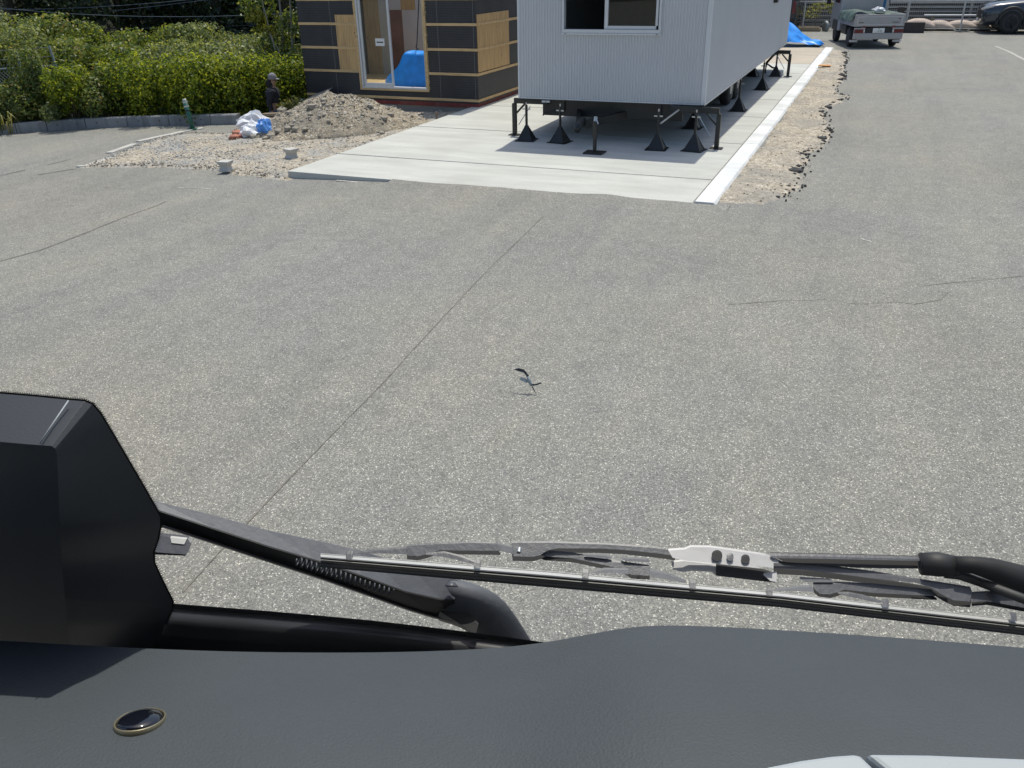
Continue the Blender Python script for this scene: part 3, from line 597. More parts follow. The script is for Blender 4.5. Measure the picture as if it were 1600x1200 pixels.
# ================================================================== GREY TRAILER OFFICE
TX0, TX1, TY0, TY1, TZ, TT = -5.80, -2.57, 14.13, 25.67, .66, 3.4
tr = empty('trailer_office', (-4.2, TY0, 0), 0, 'grey ribbed trailer office raised on stands over the pad', 'trailer')
def tB(name, a, b, mat, par=None, bev=0.): return B(name, (a[0]+4.2, a[1]-TY0, a[2]), (b[0]+4.2, b[1]-TY0, b[2]), mat, par or tr, bev)
ux0, ux1, uz0, uz1 = -5.0, -3.35, 1.74, 2.85
def ribbed(name, a0, a1, z0, z1, pos, axis, pitch, dep, hole=None):
    prof = []; a = a0
    n = round((a1-a0)/pitch); pt = (a1-a0)/n
    for i in range(n):
        s = a0+i*pt; prof += [(s, 0), (s+pt*.32, 0), (s+pt*.46, dep), (s+pt*.86, dep)]
    prof.append((a1, 0)); mb = MB(); V = []
    def pt3(s, d, z): return (s+4.2, pos+d-TY0, z) if axis == 'x' else (pos-d+4.2, s-TY0, z)
    for (s0, d0), (s1, d1) in zip(prof[:-1], prof[1:]):
        mid = (s0+s1)/2; sp_ = [(z0, z1)] if not hole or not (hole[0] < mid < hole[1]) else [(z0, hole[2]), (hole[3], z1)]
        for za, zb_ in sp_: mb.add([pt3(s0, d0, za), pt3(s1, d1, za), pt3(s1, d1, zb_), pt3(s0, d0, zb_)], [(0, 1, 2, 3)])
    return mb.build(name, 'siding', tr, solid=.0)
ribbed('front_wall', TX0+.03, TX1-.07, TZ+.02, TT, TY0, 'x', .0485, .012, (ux0+.02, ux1-.02, uz0, uz1))
ribbed('side_wall', TY0+.075, TY1-.06, TZ+.02, TT, TX1, 'y', .05, .014)
tB('wall_lining', (TX0+.02, TY0+.05, TZ+.02), (ux0-.01, TY0+.07, TT), 'interior'); tB('wall_lining', (ux1+.01, TY0+.05, TZ+.02), (TX1-.03, TY0+.07, TT), 'interior'); tB('wall_lining', (ux0-.009, TY0+.05, TZ+.02), (ux1+.009, TY0+.07, uz0-.01), 'interior')
tB('side_wall', (TX0, TY0+.03, TZ+.02), (TX0+.05, TY1, TT), 'siding'); tB('rear_wall', (TX0+.051, TY1-.05, TZ+.02), (TX1-.02, TY1, TT), 'siding')
tB('room_lining', (TX1-.05, TY0+.08, TZ+.06), (TX1-.03, TY1-.1, TT-.02), 'interior'); tB('room_lining', (TX0+.06, 19.0, TZ+.06), (TX1-.06, 19.05, TT-.02), 'interior')
tB('floor', (TX0, TY0+.012, TZ-.02), (TX1-.006, TY1, TZ+.018), 'black'); tB('roof', (TX0-.03, TY0-.03, TT+.002), (TX1+.03, TY1+.03, TT+.09), 'trim', None, .01)
tB('corner_trim', (TX1-.068, TY0-.004, TZ+.0), (TX1+.002, TY0+.074, TT), 'trim', None, .006); tB('corner_trim', (TX0-.004, TY0-.004, TZ), (TX0+.028, TY0+.028, TT), 'trim', None, .004); tB('corner_trim', (TX1-.05, TY1-.058, TZ), (TX1+.003, TY1+.003, TT), 'trim', None, .004)
tB('base_trim', (TX0+.03, TY0-.003, TZ), (TX1-.069, TY0+.011, TZ+.018), 'trim'); tB('base_trim', (TX1-.008, TY0+.08, TZ), (TX1+.004, TY1-.06, TZ+.018), 'trim')
tw = empty('window', (0, 0, 0)); tw.parent = tr
for nm, a, b in (('frame', (ux0, TY0-.03, uz0-.02), (ux1, TY0+.075, uz0+.035)), ('frame', (ux0, TY0-.03, uz0+.036), (ux0+.035, TY0+.075, uz1)), ('frame', (ux1-.035, TY0-.03, uz0+.036), (ux1, TY0+.075, uz1)), ('frame', (ux0, TY0-.03, uz1+.001), (ux1, TY0+.075, uz1+.05)),
                 ('sash', (-4.285, TY0+.0, uz0+.037), (-4.225, TY0+.045, uz1-.001)), ('sash', (-4.224, TY0+.003, uz0+.037), (-3.43, TY0+.04, uz0+.09)), ('sash', (-3.445, TY0+.001, uz0+.0915), (-3.405, TY0+.044, uz1-.001)), ('sill', (ux0-.012, TY0-.045, uz0-.045), (ux1+.012, TY0-.005, uz0-.021))):
    B(nm, (a[0]+4.2, a[1]-TY0, a[2]), (b[0]+4.2, b[1]-TY0, b[2]), 'alu', tw, .003)
B('pane', (-4.222+4.2, .02, uz0+.0915), (-3.447+4.2, .026, uz1-.002), 'glass', tw)
for x in (ux0+.05, ux1-.07): B('drain_slot', (x+4.2, -.0475, uz0-.035), (x+.035+4.2, -.0452, uz0-.027), 'black', tw)
# black wall fitting high on the far end of the side wall
a = PX(1210, 4, TX1+.01); lf = tB('wall_fitting', (TX1-.001, a.y-.12, a.z), (TX1+.09, a.y+.1, a.z+.22), 'black', None, .01); tB('wall_fitting', (TX1-.001, a.y+.25, a.z+.06), (TX1+.07, a.y+.55, a.z+.2), 'black', None, .01)
# chassis
def tbar(name, p, q, w_, h_, mat='black', bev=.004, par=None):
    sh = Vector((4.2, -TY0, 0)); return MB().bar(Vector(p)+sh, Vector(q)+sh, w_, h_).build(name, mat, par or tr, bev)
for x in (-5.05, -3.35): tbar('chassis_beam', (x, TY0+.15, .54), (x, TY1-.2, .54), .09, .2)
for y in np.arange(15.2, 25.5, 1.3): tbar('cross_member', (TX0+.1, y, .6), (TX1-.1, y, .6), .06, .075)
tbar('front_plate', (-5.42, TY0+.2, .50), (-2.95, TY0+.2, .50), .03, .27); tbar('front_plate', (-5.42, TY0+.18, .36), (-5.2, TY0+.18, .46), .02, .02)
cp = (-4.47, 13.55, .36)
tbar('drawbar', (-5.0, 15.1, .5), (-4.53, 13.62, .36), .07, .12); tbar('drawbar', (-3.4, 15.1, .5), (-4.42, 13.62, .36), .07, .12)
MB().tube([Vector((-.27, -.75, .30)), Vector((-.27, -.63, .38)), Vector((-.27, -.45, .42))], [.05, .07, .06], 10).build('coupler', 'black', tr, 0, True)
jk = GZ(929, 239, .01); jx, jyy = jk.x+4.2, jk.y-TY0
j = MB().tube([(jx, jyy, .03), (jx, jyy, .4)], .03, 10).tube([(jx, jyy, .25), (jx, jyy, .5)], .042, 10).build('landing_jack', 'black', tr)
MB().box((jx-.16, jyy-.13, .007), (jx+.16, jyy+.13, .03)).build('jack_foot', 'black', j, .004)
MB().tube([(jx, jyy, .5), (jx, jyy+.02, .57)], .03, 8).tube([(jx, jyy+.01, .56), (jx+.06, jyy-.04, .47)], .012, 6).build('jack_handle', 'zinc', j)
# reflector lamps under the front edge
for px in (852, 1055):
    p = PY(px, 161, TY0-.0)
    for k in (0, .075): B('marker_lamp', (p.x+4.2+k-.06, -.014, TZ-.055), (p.x+4.2+k+.008, .02, TZ-.022), 'whitelens', tr, .004)
# outrigger frames
def outrigger(bx, by, lx, s):
    tbar('outrigger_beam', (bx, by, .6), (lx, by, .6), .06, .09); tbar('outrigger_leg', (lx, by, .03), (lx, by, .555), .07, .07)
    tbar('outrigger_foot', (lx-.1, by, .015), (lx+.1, by, .015), .16, .016)
    tbar('outrigger_brace', (lx-s*.03, by, .38), (lx-s*.2, by, .55), .045, .03); MB().tube([Vector((lx-s*.32+4.2, by-TY0-.05, .52)), Vector((lx-s*.1+4.2, by-TY0-.06, .2))], .008, 6).build('tie_rod', 'zinc', tr)
outrigger(-5.3, 14.25, -5.93, -1); outrigger(-3.1, 14.05, -2.31, 1); outrigger(-3.1, 23.9, -2.27, 1)
tbar('stay', (-2.95, 14.0, .6), (-3.2, 13.8, .4), .025, .025, 'zinc')
# axles and tyres under the middle
for y in (18.75, 19.65):
    for x in (-2.98, -5.4):
        wl = MB().lathe([(.06, -.1), (.28, -.1), (.34, -.08), (.355, -.03), (.355, .03), (.34, .08), (.28, .1), (.06, .1)], 'x', 24).build('wheel', 'tyre', tr, 0, True, loc=(x+4.2, y-TY0, .362))
        MB().lathe([(.03, .07), (.2, .07), (.22, .105), (.2, .09), (.07, .112), (.03, .112)], 'x', 20).build('rim', 'rim', wl, 0, True)
# grey drain hose at the rear
p = GZ(1200, 108, .03)
hz = [PX(1195, 117, -2.8)+Vector((0, 0, .05)), PX(1198, 98, -2.75), PX(1207, 88, -2.72), PX(1215, 82, -2.72)]
MB().tube([Vector((q.x+4.2, q.y-TY0, max(.04, q.z))) for q in hz], .03, 8).build('drain_hose', 'blackpl', tr, 0, True)
hz = [GZ(1198, 107, .05)+Vector((0, 0, .12)), GZ(1206, 105, .2), GZ(1214, 108, .15), GZ(1219, 115, .03)]
MB().tube([Vector((q.x+4.2, q.y-TY0, q.z)) for q in hz], .022, 8).build('drain_hose', 'blackpl', tr, 0, True)

# ---- screw jack stands under the trailer
def stand(px, py, label, ht=.63):
    p = GZ(px, py, .006); s = empty('jack_stand', (p.x, p.y, .006), random.uniform(-.2, .2), label, 'jack stand', 'black jack stands under the trailer office')
    MB().box((-.17, -.17, 0), (.17, .17, .012)).build('base_plate', 'black', s)
    g = MB()
    for k in range(4):
        a = k*math.pi/2+math.pi/4; c, d = math.cos(a), math.sin(a)
        n_ = Vector((-d, c, 0))*.004
        g.prism([Vector((c*.19, d*.19, .013))-n_, Vector((c*.022, d*.022, .013))-n_, Vector((c*.022, d*.022, .25))-n_, Vector((c*.03, d*.03, .25))-n_], n_*2)
    rows = [[(sx*a, sy*a, z) for sx, sy in ((-1, -1), (1, -1), (1, 1), (-1, 1))] for a, z in ((.125, .013), (.075, .12), (.026, .25))]
    g.loft(rows, True, True).build('gusset', 'black', s)
    MB().tube([(0, 0, .2), (0, 0, ht-.04)], .022, 10).build('post', 'black', s)
    MB().tube([(0, 0, ht-.13), (0, 0, ht-.0)], .013, 8).bar((-.07, 0, ht-.11), (.07, 0, ht-.11), .02).build('screw', 'zinc', s); return s
for px, py, lb in ((823, 219, 'black jack stand at the front left corner of the trailer'), (875, 222, 'second black jack stand from the left under the trailer front'), (1026, 233, 'third black jack stand from the left under the trailer front'), (1084, 235, 'black jack stand nearest the front right corner of the trailer'),
                   (1153, 173, 'black jack stand by the trailer wheels on the right side'), (1190, 140, 'black jack stand midway along the right rear of the trailer'), (1176, 119, 'far black jack stand half hidden under the trailer floor'), (1211, 119, 'rearmost black jack stand beside the drain hose'), (1082, 200, 'black jack stand in the shade behind the front right outrigger')):
    stand(px, py, lb)

# ================================================================== SMALL THINGS ON THE SITE
def pier(px, py, label, s=1., rz=.3):
    p = G(px, py, .03); o = empty('pier_block', tuple(p), rz, label, 'concrete block', 'concrete pier blocks on the gravel')
    rows = [[(sx*a, sy*a, z) for sx, sy in ((-1, -1), (1, -1), (1, 1), (-1, 1))] for a, z in ((.11*s, 0), (.11*s, .02), (.085*s, .05), (.085*s, .09), (.12*s, .13), (.125*s, .16))]
    MB().loft(rows, True, True).build('body', 'pier', o, .004); return o
pier(354, 267, 'small spool-shaped concrete block at the asphalt edge', .78, .15); pier(456, 247, 'small concrete block standing in the bluish gravel patch', .78, -.25)
# green leaning delineator post
p = G(302, 203); q = Vector((-.09, 0, .62))
bo = empty('delineator_post', tuple(p), 0, 'leaning green post beside the gravel kerb', 'post')
MB().tube([(0, 0, -.05), q*.98], .05, 12).build('post', 'bollard', bo, 0, True); MB().tube([q*.98, q*1.03], [.05, .035], 12).build('cap', 'refl', bo, 0, True)
MB().tube([(0, 0, -.01), (0, 0, .03)], .1, 14).build('base', 'bollard', bo)
for t in (.62, .76, .9): MB().tube([q*t, q*(t+.05)], .0525, 12).build('band', 'refl' if t > .7 else 'inkb', bo)
# rubbish: bags and broken terracotta
def bag(name, c, r, mat, label, cat, seed, sub=1, zs=.8):
    bm = bmesh.new(); bmesh.ops.create_icosphere(bm, subdivisions=3, radius=1); rr = random.Random(seed); ph = [rr.uniform(0, 6) for _ in range(6)]
    for v in bm.verts:
        x, y, z = v.co; k = 1+.16*math.sin(5*x+ph[0])*math.sin(4*z+ph[1])+.12*math.sin(9*y+ph[2]+3*z)+.08*math.sin(15*x+11*z+ph[3])+rr.uniform(-.07, .07)
        zz = max(-.72, z*k); pinch = 1-.35*max(0, z)**2
        v.co = (x*k*r[0]*pinch, y*k*r[1]*pinch, (zz+.72)*r[2]*zs)
    me = bpy.data.meshes.new(name); bm.to_mesh(me); bm.free(); me.materials.append(MA[mat]); me.polygons.foreach_set('use_smooth', [False]*len(me.polygons))
    o = bpy.data.objects.new(name, me); C.objects.link(o); o.location = c
    return tag(o, label, cat)
p = G(392, 216); a = G(398, 210)
b1 = bag('rubbish_bag', (p.x+.06, p.y-.02, p.z+.02), (.25, .18, .2), 'bag', 'white plastic bag slumped in front of the rubbish pile', 'bag', 4)
b2 = bag('rubbish_bag', (p.x+.3, p.y+.08, p.z+.02), (.15, .17, .26), 'bagblue', 'bright blue bag beside the white plastic bag', 'bag', 9)
b3 = bag('rubbish_bag', (a.x-.22, a.y+.3, a.z+.02), (.4, .25, .26), 'bag', 'large greyish white bag at the back of the rubbish pile', 'bag', 14)
TL = ['lowest reddish terracotta lump at the left foot of the rubbish pile', 'largest reddish terracotta lump left of the white bag', "reddish terracotta lump touching the white bag's left side", 'reddish terracotta lump right of the blue bag', 'reddish terracotta lump between the blue bag and the heap', 'reddish terracotta lump half under the back bag']
for i, (px, py, r_) in enumerate(((367, 214, .13), (372, 208, .17), (378, 212, .11), (411, 203, .12), (402, 205, .1), (384, 207, .14))):
    q_ = G(px, py, .07)
    tag(rock('terracotta_lump', tuple(q_), r_, 'terra', None, 40+i, .6), TL[i], 'rubble', 'terracotta lumps by the bags')
# planks and blocks edging the pit, grass tufts
pk = empty('pit_edging', tuple(G(425, 200)), 0, 'weathered timber and blocks edging the pit by the person', 'timber'); o0 = pk.location.copy()
a, b = PY(411, 179, 15.45)-o0, PY(438, 178, 15.45)-o0
MB().bar(a, b, .16, .05).build('plank', 'timber', pk, .006)
a, b = PY(412, 203, 15.1)-o0, PY(440, 201, 15.1)-o0; MB().bar(a, b, .2, .07).build('plank', 'kerbold', pk, .006)
for px in (416, 424, 432):
    a = PY(px, 181, 15.5)-o0; MB().box((a.x-.05, a.y-.1, a.z-.5), (a.x+.05, a.y+.06, a.z)).build('block', 'timber', pk, .006)
a, b = PY(450, 166, 16.2)-o0, PY(472, 156, 16.6)-o0; MB().bar(a, b, .1, .05).build('plank', 'kerbold', pk, .01)
a = PY(441, 173, 15.9); rock('block', tuple(a-o0), .16, 'clod', pk, 77)
# earth bank between pit and house
rows = []
for i in range(9):
    x = -12.28+.1*i; t = i/8; zt = gz(-12., 16.6)+.25+.3*t**.8
    rows.append([(x, 16.25, gz(x, 16.25)-.1), (x, 16.4, gz(-12., 16.4)+.1+.25*t), (x+.05*vn(i, 2), 16.6, zt+.05*vn(i*1.7, 1)), (x, 16.95, zt+.05)])
tag(MB().loft(rows).build('earth_bank', 'clod', None, 0, True, 1), 'small grassy earth bank between the hedge and the house corner', None, None, 'structure')
P = []; N = []
for i in range(900):
    px, py = random.gauss(452, 13), random.gauss(172, 9); 
    if py < 150 or px > 474 or px < 433: continue
    q_ = PY(px, py, random.uniform(15.9, 16.6)); P.append(q_); N.append((random.gauss(0, .5), -1, random.gauss(0, .3)))
tag(leaves('grass_tufts', np.array([tuple(v) for v in P]), np.array(N), .09, 'grass'), 'yellow-green grass tufts beside the pit', 'grass', None, 'stuff')
# blue tarpaulin heaped behind the trailer
p = GZ(1232, 74, .006); rows = []
for i in range(12):
    t = i/11; row = []
    for k in range(13):
        u = k/12; w_ = -1.15+2.3*u; hh = max(0, 1.25*(1-t)**1.4*(.25+.75*math.sin(math.pi*u)**.7))+.16*math.exp(-((t-.9)/.08)**2)
        row.append((-.75+t*2.35-.1*math.sin(u*9), w_*(1-.55*t)+.1*math.sin(t*11+k), max(.01, hh*(1+.2*math.sin(k*2.3+i*1.1)))))
    rows.append(row)
draped('tarpaulin', rows, 'tarp', 'crumpled bright blue tarpaulin on the pad behind the trailer', 'tarp', 1, .05, (p.x-.1, p.y+.75, .02), 8).scale = (.72, .8, .9)
p = G(1288, 106); tag(MB().box((-.16, -.12, 0), (.16, .12, .025)).build('board_scrap', 'orange', loc=(p.x, p.y, .05), bevel=.004), 'small orange board lying on the soil strip', 'board')

# ================================================================== FENCES AT THE BACK
FY = 40.1
fe = empty('mesh_fence', (0, FY, 0), 0, 'white mesh fence along the far side of the yard', 'fence')
for x in np.arange(-9.45, 14, 2.0): MB().tube([(x, 0, 0), (x, 0, 1.16)], .032, 8).build('post', 'fencew', fe)
MB().tube([(-11, 0, 1.13), (14, 0, 1.13)], .022, 6).build('rail', 'fencew', fe); MB().tube([(-11, 0, .12), (14, 0, .12)], .016, 6).build('rail', 'fencew', fe)
mb = MB()
for x in np.arange(-11, 14, .075): mb.bar((x, -.02, .1), (x, -.02, 1.12), .006)
for z in np.arange(.2, 1.1, .15): mb.bar((-11, -.026, z), (14, -.026, z), .008)
tag(mb.build('wire_mesh', 'fencew', fe), None, None, None, 'stuff')
sf = empty('slat_fence', (0, 42.2, 0), 0, 'dark slatted timber fence behind the mesh fence', 'fence')
B('backing', (-12, .06, -.1), (16, .1, 1.75), 'blackpl', sf)
for z in np.arange(.1, 1.75, .17): B('slat', (-12, -.02, z), (16, .03, z+.055), 'slat', sf, .004)
for x in np.arange(-11.5, 16, 2.4): B('post', (x, .032, 0), (x+.09, .058, 1.8), 'slat', sf)
# curved pinkish shells and pale sheets lying between the fences
sh = []
for i, (px, py, L_, lab) in enumerate(((1432, 34, 1.5, 'leftmost'), (1462, 40, 1.5, 'second'), (1497, 40, 1.7, 'third'), (1523, 42, 1.1, 'rightmost and lowest'))):
    p = PY(px, py, FY+.6+.12*i); rows = []
    for a in range(9):
        t = a/8; x = -L_/2+L_*t; z = .4*math.sin(math.pi*min(1, .12+t*.75))**1.2
        rows.append([(x, -.35, z*.75), (x+.05, -.12, z), (x+.1, .15, z*1.02), (x+.12, .35, z*.8), (x+.12, .36, z*.2-.05), (x, -.36, z*.2-.05)])
    o = MB().loft(rows, True, True).build('curved_shell', 'pink', None, 0, True, 1, 0, (p.x, p.y, max(.0, p.z-.25)))
    tag(o, '%s of the pinkish curved shells behind the mesh fence' % lab, 'shell', 'pinkish curved shells')
for z, x0, x1, nm in ((.52, 1.2, 4.6, 'upper'), (.36, 1.6, 4.4, 'lower')):
    ps = tag(MB().box((0, 0, 0), (x1-x0, .5, .035)).build('pale_sheet', 'paleb', loc=(x0, FY+1.25, z), bevel=.004), '%s pale blue sheet stacked behind the curved shells' % nm, 'sheet')
    for x in (x0+.3, x1-.4): B('trestle_leg', (x-x0, .1, -z+(.0 if nm == 'lower' else .3)), (x-x0+.06, .4, -.002), 'timber', ps)
p = G(1428, 51); tag(MB().box((-.55, -.2, 0), (.35, .2, .38)).build('dark_crate', 'rope', loc=(p.x, p.y, .005), bevel=.015), 'dark box by the foot of the mesh fence', 'box')
p = G(1259, 49.5); tag(MB().box((-.62, -.25, 0), (.55, .25, .1)).box((-.58, -.2, .101), (.5, .2, .16)).build('timber_stack', 'timber', loc=(p.x, p.y+.3, .005), bevel=.01), 'low stack of timbers left of the small lorry', 'timber')
p = G(1289, 49); o = empty('old_wheel', (p.x, p.y, .18), .5, 'grey wheel lying at the foot of the fence', 'wheel')
MB().lathe([(.06, -.07), (.2, -.07), (.23, -.03), (.23, .03), (.2, .07), (.06, .07)], 'x', 20).build('tyre', 'galv', o, 0, True); MB().lathe([(.02, -.075), (.13, -.075), (.13, .075), (.02, .075)], 'x', 14).build('hub', 'rim', o)
# slack hose on the ground before the fence
pts = [G(1470, 44)+Vector((0, 0, .12)), G(1480, 46)+Vector((0, 0, .06)), G(1495, 50)+Vector((0, 0, .03)), G(1510, 50)+Vector((0, 0, .03)), G(1530, 44.5)+Vector((0, 0, .1))]
tag(MB().tube(pts, .025, 6).build('hose', 'galv', None, 0, True), 'slack pale hose along the foot of the fence', 'hose')

# ================================================================== VEHICLES
def wheel(parent, x, y, r, w_, hubmat='rim', spokes=0, axis='x'):
    wl = empty('wheel', (x, y, r)); wl.parent = parent
    s = 1 if x > 0 else -1
    MB().lathe([(r*.6, -w_/2), (r*.9, -w_/2), (r*.98, -w_*.38), (r, -w_*.2), (r, w_*.2), (r*.98, w_*.38), (r*.9, w_/2), (r*.6, w_/2)], 'x', 28).build('tyre', 'tyre', wl, 0, True)
    d = s*w_/2
    mb = MB().lathe([(.01, d*.55), (r*.45, d*.45), (r*.6, d*.2), (r*.64, d*.98), (r*.6, d*1.0), (r*.55, d*.4), (r*.2, d*.8), (.01, d*.85)], 'x', 24)
    for k in range(spokes):
        t = 2*math.pi*k/spokes; mb.bar((d*.75, 0, 0), (d*.85, math.cos(t)*r*.58, math.sin(t)*r*.58), r*.12, r*.1)
    mb.build('rim', hubmat, wl, 0, not spokes); return wl
# small silver flatbed lorry (local: +y forward, rear bumper at y=-.55 from the rear axle)
ka = GZ(1362, 73.5, 0); kt = empty('flatbed_lorry', (-.56, 33.05, .006), R(15), 'small silver flatbed lorry seen from behind, green sheet over its bed', 'lorry')
kt.scale = (1.12,)*3
def kB(name, a, b, mat, bev=.01, par=None): return B(name, a, b, mat, par or kt, bev)
for x in (-.62, .62):
    for y in (0, 1.95): wheel(kt, x, y, .275, .15)
kB('bed', (-.70, -.62, .60), (.70, 1.38, .66), 'silver'); kB('headboard', (-.70, 1.34, .665), (.70, 1.38, 1.32), 'silver')
tg = kB('tailgate', (-.705, -.66, .60), (.705, -.625, .93), 'silver', .008)
for a, b in (((-.62, -.668, .645), (.62, -.661, .655)), ((-.62, -.668, .86), (.62, -.661, .87)), ((-.63, -.668, .645), (-.62, -.661, .87)), ((.62, -.668, .645), (.63, -.661, .87))): kB('press_line', a, b, 'trim', 0, tg)
kB('lettering', (-.58, -.667, .70), (-.45, -.6605, .718), 'inkb', 0, tg); kB('lettering', (.36, -.667, .705), (.55, -.6605, .722), 'inkb', 0, tg); kB('lettering', (.52, -.667, .80), (.58, -.6605, .82), 'redlens', 0, tg)
for s in (-1, 1):
    kB('side_gate', (s*.70-.015, -.62, .60), (s*.70+.015, 1.335, .93), 'silver', .006); kB('mud_guard', (s*.62-.09, -.44, .12), (s*.62+.09, -.425, .5), 'blackpl', 0); kB('mud_flap_band', (s*.62-.12, -.447, .16), (s*.62+.12, -.441, .22), 'trim', 0)
    kB('hinge', (s*.42-.05, -.672, .565), (s*.42+.05, -.64, .615), 'redbase', .005)
    tl = kB('tail_light', (s*.56-.13, -.70, .43), (s*.56+.13, -.655, .53), 'redlens', .006)
    for k in range(5): kB('lens_rib', (s*.56-.1+k*.04, -.704, .44), (s*.56-.094+k*.04, -.7003, .52), 'blackpl', 0, tl)
    kB('reverse_lamp', (s*.41-.018, -.702, .44), (s*.41+.018, -.656, .52), 'whitelens', .004)
kB('rear_bumper', (-.70, -.69, .25), (.70, -.64, .425), 'silver', .012); kB('bumper_recess', (-.37, -.675, .426), (.37, -.645, .57), 'blackpl', 0)
for s in (-1, 1): kB('rear_bumper', (s*.54-.155, -.688, .426), (s*.54+.155, -.65, .57), 'silver', .01)
pl = kB('number_plate', (-.165, -.70, .43), (.165, -.69, .56), 'plate', .004)
def text(name, body, size, mat, parent, loc, rot):
    cu = bpy.data.curves.new(name, 'FONT'); cu.body = body; cu.size = size; cu.align_x = 'CENTER'; cu.align_y = 'CENTER'; cu.extrude = .001
    t = bpy.data.objects.new(name, cu); C.objects.link(t)
    dg = bpy.context.evaluated_depsgraph_get(); me = bpy.data.meshes.new_from_object(t.evaluated_get(dg)); bpy.data.objects.remove(t)
    me.materials.clear(); me.materials.append(MA[mat]); o = bpy.data.objects.new(name, me); C.objects.link(o); o.parent = parent; o.location = loc; o.rotation_euler = rot; return o
text('plate_number', '·· ·8 23', .07, 'ink', pl, (0, -.702, .475), (R(90), 0, 0)); text('plate_number', '480', .03, 'ink', pl, (0, -.702, .54), (R(90), 0, 0))
# cab: side profile swept across
cab = MB().prism([(-.71, 1.42, .35), (-.71, 2.62, .35), (-.71, 2.72, .5), (-.71, 2.7, .95), (-.71, 2.35, 1.68), (-.71, 2.2, 1.76), (-.71, 1.5, 1.76), (-.71, 1.42, 1.7)], (1.42, 0, 0)).build('cab', 'silver', kt, .04)
kB('rear_window', (-.5, 1.412, 1.22), (.5, 1.419, 1.62), 'darkglass', 0); kB('side_window', (-.717, 1.6, 1.15), (-.711, 2.28, 1.6), 'darkglass', 0); kB('side_window', (.711, 1.6, 1.15), (.717, 2.28, 1.6), 'darkglass', 0)
for s in (-1, 1): MB().bar((s*.72, 2.35, 1.2), (s*.92, 2.32, 1.25), .02).box((s*.92-.06, 2.28, 1.1), (s*.92+.06, 2.33, 1.36)).build('mirror', 'blackpl', kt)
kB('chassis', (-.35, -.6, .38), (.35, 2.5, .5), 'black', 0); kB('fuel_tank', (-.66, .6, .3), (-.4, 1.2, .55), 'black', .02); kB('spare_wheel_carrier', (.4, .5, .3), (.66, 1.1, .55), 'black', .02)
for x in (-.705, .705): kB('front_wheel_arch', (x-.02, 1.62, .35), (x+.02, 2.28, .66), 'blackpl', .01)
rows = []
for i in range(12):
    y = -.62+i*.16; rows.append([(x+.02*math.sin(i*2+k), y, z+.05*vn(i*.9, k*.8)) for k, (x, z) in enumerate(((-.80-.03*(i % 2), .62+.2*vn(i*1.7, 3)), (-.77, .82), (-.735, .94), (-.6, .95+.1*vn(i*1.9, 1)), (-.3, .86+.13*vn(i*1.6, 7)), (0, .83+.12*vn(i*1.8, 9)), (.3, .84+.13*vn(i*1.5, 5)), (.55, .9), (.67, .9)))])
tp = draped('green_cover', rows, 'greent', None, None, 2, .02, (0, 0, 0), 5); tp.location = kt.location; tp.rotation_euler = kt.rotation_euler; tp.scale = kt.scale
tag(tp, 'crumpled dark green sheet covering the load of the small lorry', 'tarp')
o = bag('white_cloth', Vector(kt.location)+Vector((.1, .2, 1.06)), (.2, .16, .12), 'whitec', 'small white cloth lying on the green lorry cover', 'cloth', 31)
o = tag(MB().bar((0, 0, 0), (.02, 0, .95), .09, .07).build('blue_post', 'bluep', loc=tuple(Vector(kt.location)+Vector((.22, 1.1, .8))), bevel=.008), 'upright blue post standing in the lorry bed', 'post')
o = tag(MB().box((-.14, -.1, 0), (.12, .1, .95)).build('grey_case', 'rope', loc=(2.1-1.9, 37.6, .0), bevel=.03), 'tall dark grey case between lorry and fence', 'case')
o.location = (.28, 39.4, 0)
# dark suv, nose to the left, cut by the picture's right edge (local: nose at -x)
sv = empty('dark_suv', (4.15, 39.05, .0), R(4), 'dark blue-grey car parked nose-left before the fence', 'car')
sv.scale = (1.08, 1.08, 1.17)
def sect(x, zb_, zt, hw, crown=.04):
    return [(x, -hw*.93, zb_), (x, -hw, zb_+(zt-zb_)*.35), (x, -hw*.985, zb_+(zt-zb_)*.75), (x, -hw*.9, zt-.03), (x, -hw*.5, zt+crown*.8), (x, 0, zt+crown), (x, hw*.5, zt+crown*.8), (x, hw*.9, zt-.03), (x, hw*.985, zb_+(zt-zb_)*.75), (x, hw, zb_+(zt-zb_)*.35), (x, hw*.93, zb_)]
rows = [sect(-.93, .42, .66, .55, .02), sect(-.9, .26, .78, .72), sect(-.82, .22, .86, .82), sect(-.55, .22, .93, .89), sect(-.1, .24, .98, .91), sect(.4, .24, 1.02, .915), sect(.8, .24, 1.06, .915), sect(1.5, .24, 1.04, .92), sect(2.6, .24, 1.05, .92), sect(3.3, .28, 1.06, .9), sect(3.62, .36, 1.0, .84), sect(3.7, .45, .9, .75)]
for r_ in rows:
    for i in range(len(r_)): r_[i] = (r_[i][0], r_[i][1]+.91, r_[i][2])
MB().loft(rows, True, True).build('body', 'navy', sv, 0, True, 2)
cab_r = [[(x, .91+s*h, z) for s, h, z in ((-1, .8*k, z0), (-1, .62*k, z1), (-.5, .6*k, z1+.03), (0, .6, z1+.035), (.5, .6*k, z1+.03), (1, .62*k, z1), (1, .8*k, z0))] for x, z0, z1, k in ((.75, 1.03, 1.04, 1.05), (1.45, 1.03, 1.58, .98), (1.9, 1.03, 1.64, 1), (2.8, 1.03, 1.6, 1), (3.5, 1.03, 1.15, .98))]
MB().loft(cab_r, True, True).build('glasshouse', 'darkglass', sv, 0, True, 1)
MB().loft([[(x, .91+s*.6*1.02, z+.012) for s in (-1, -.5, 0, .5, 1)] for x, z in ((1.42, 1.6), (1.9, 1.675), (2.8, 1.64), (3.35, 1.3))]).build('roof', 'navy', sv, 0, True, 1, .02)
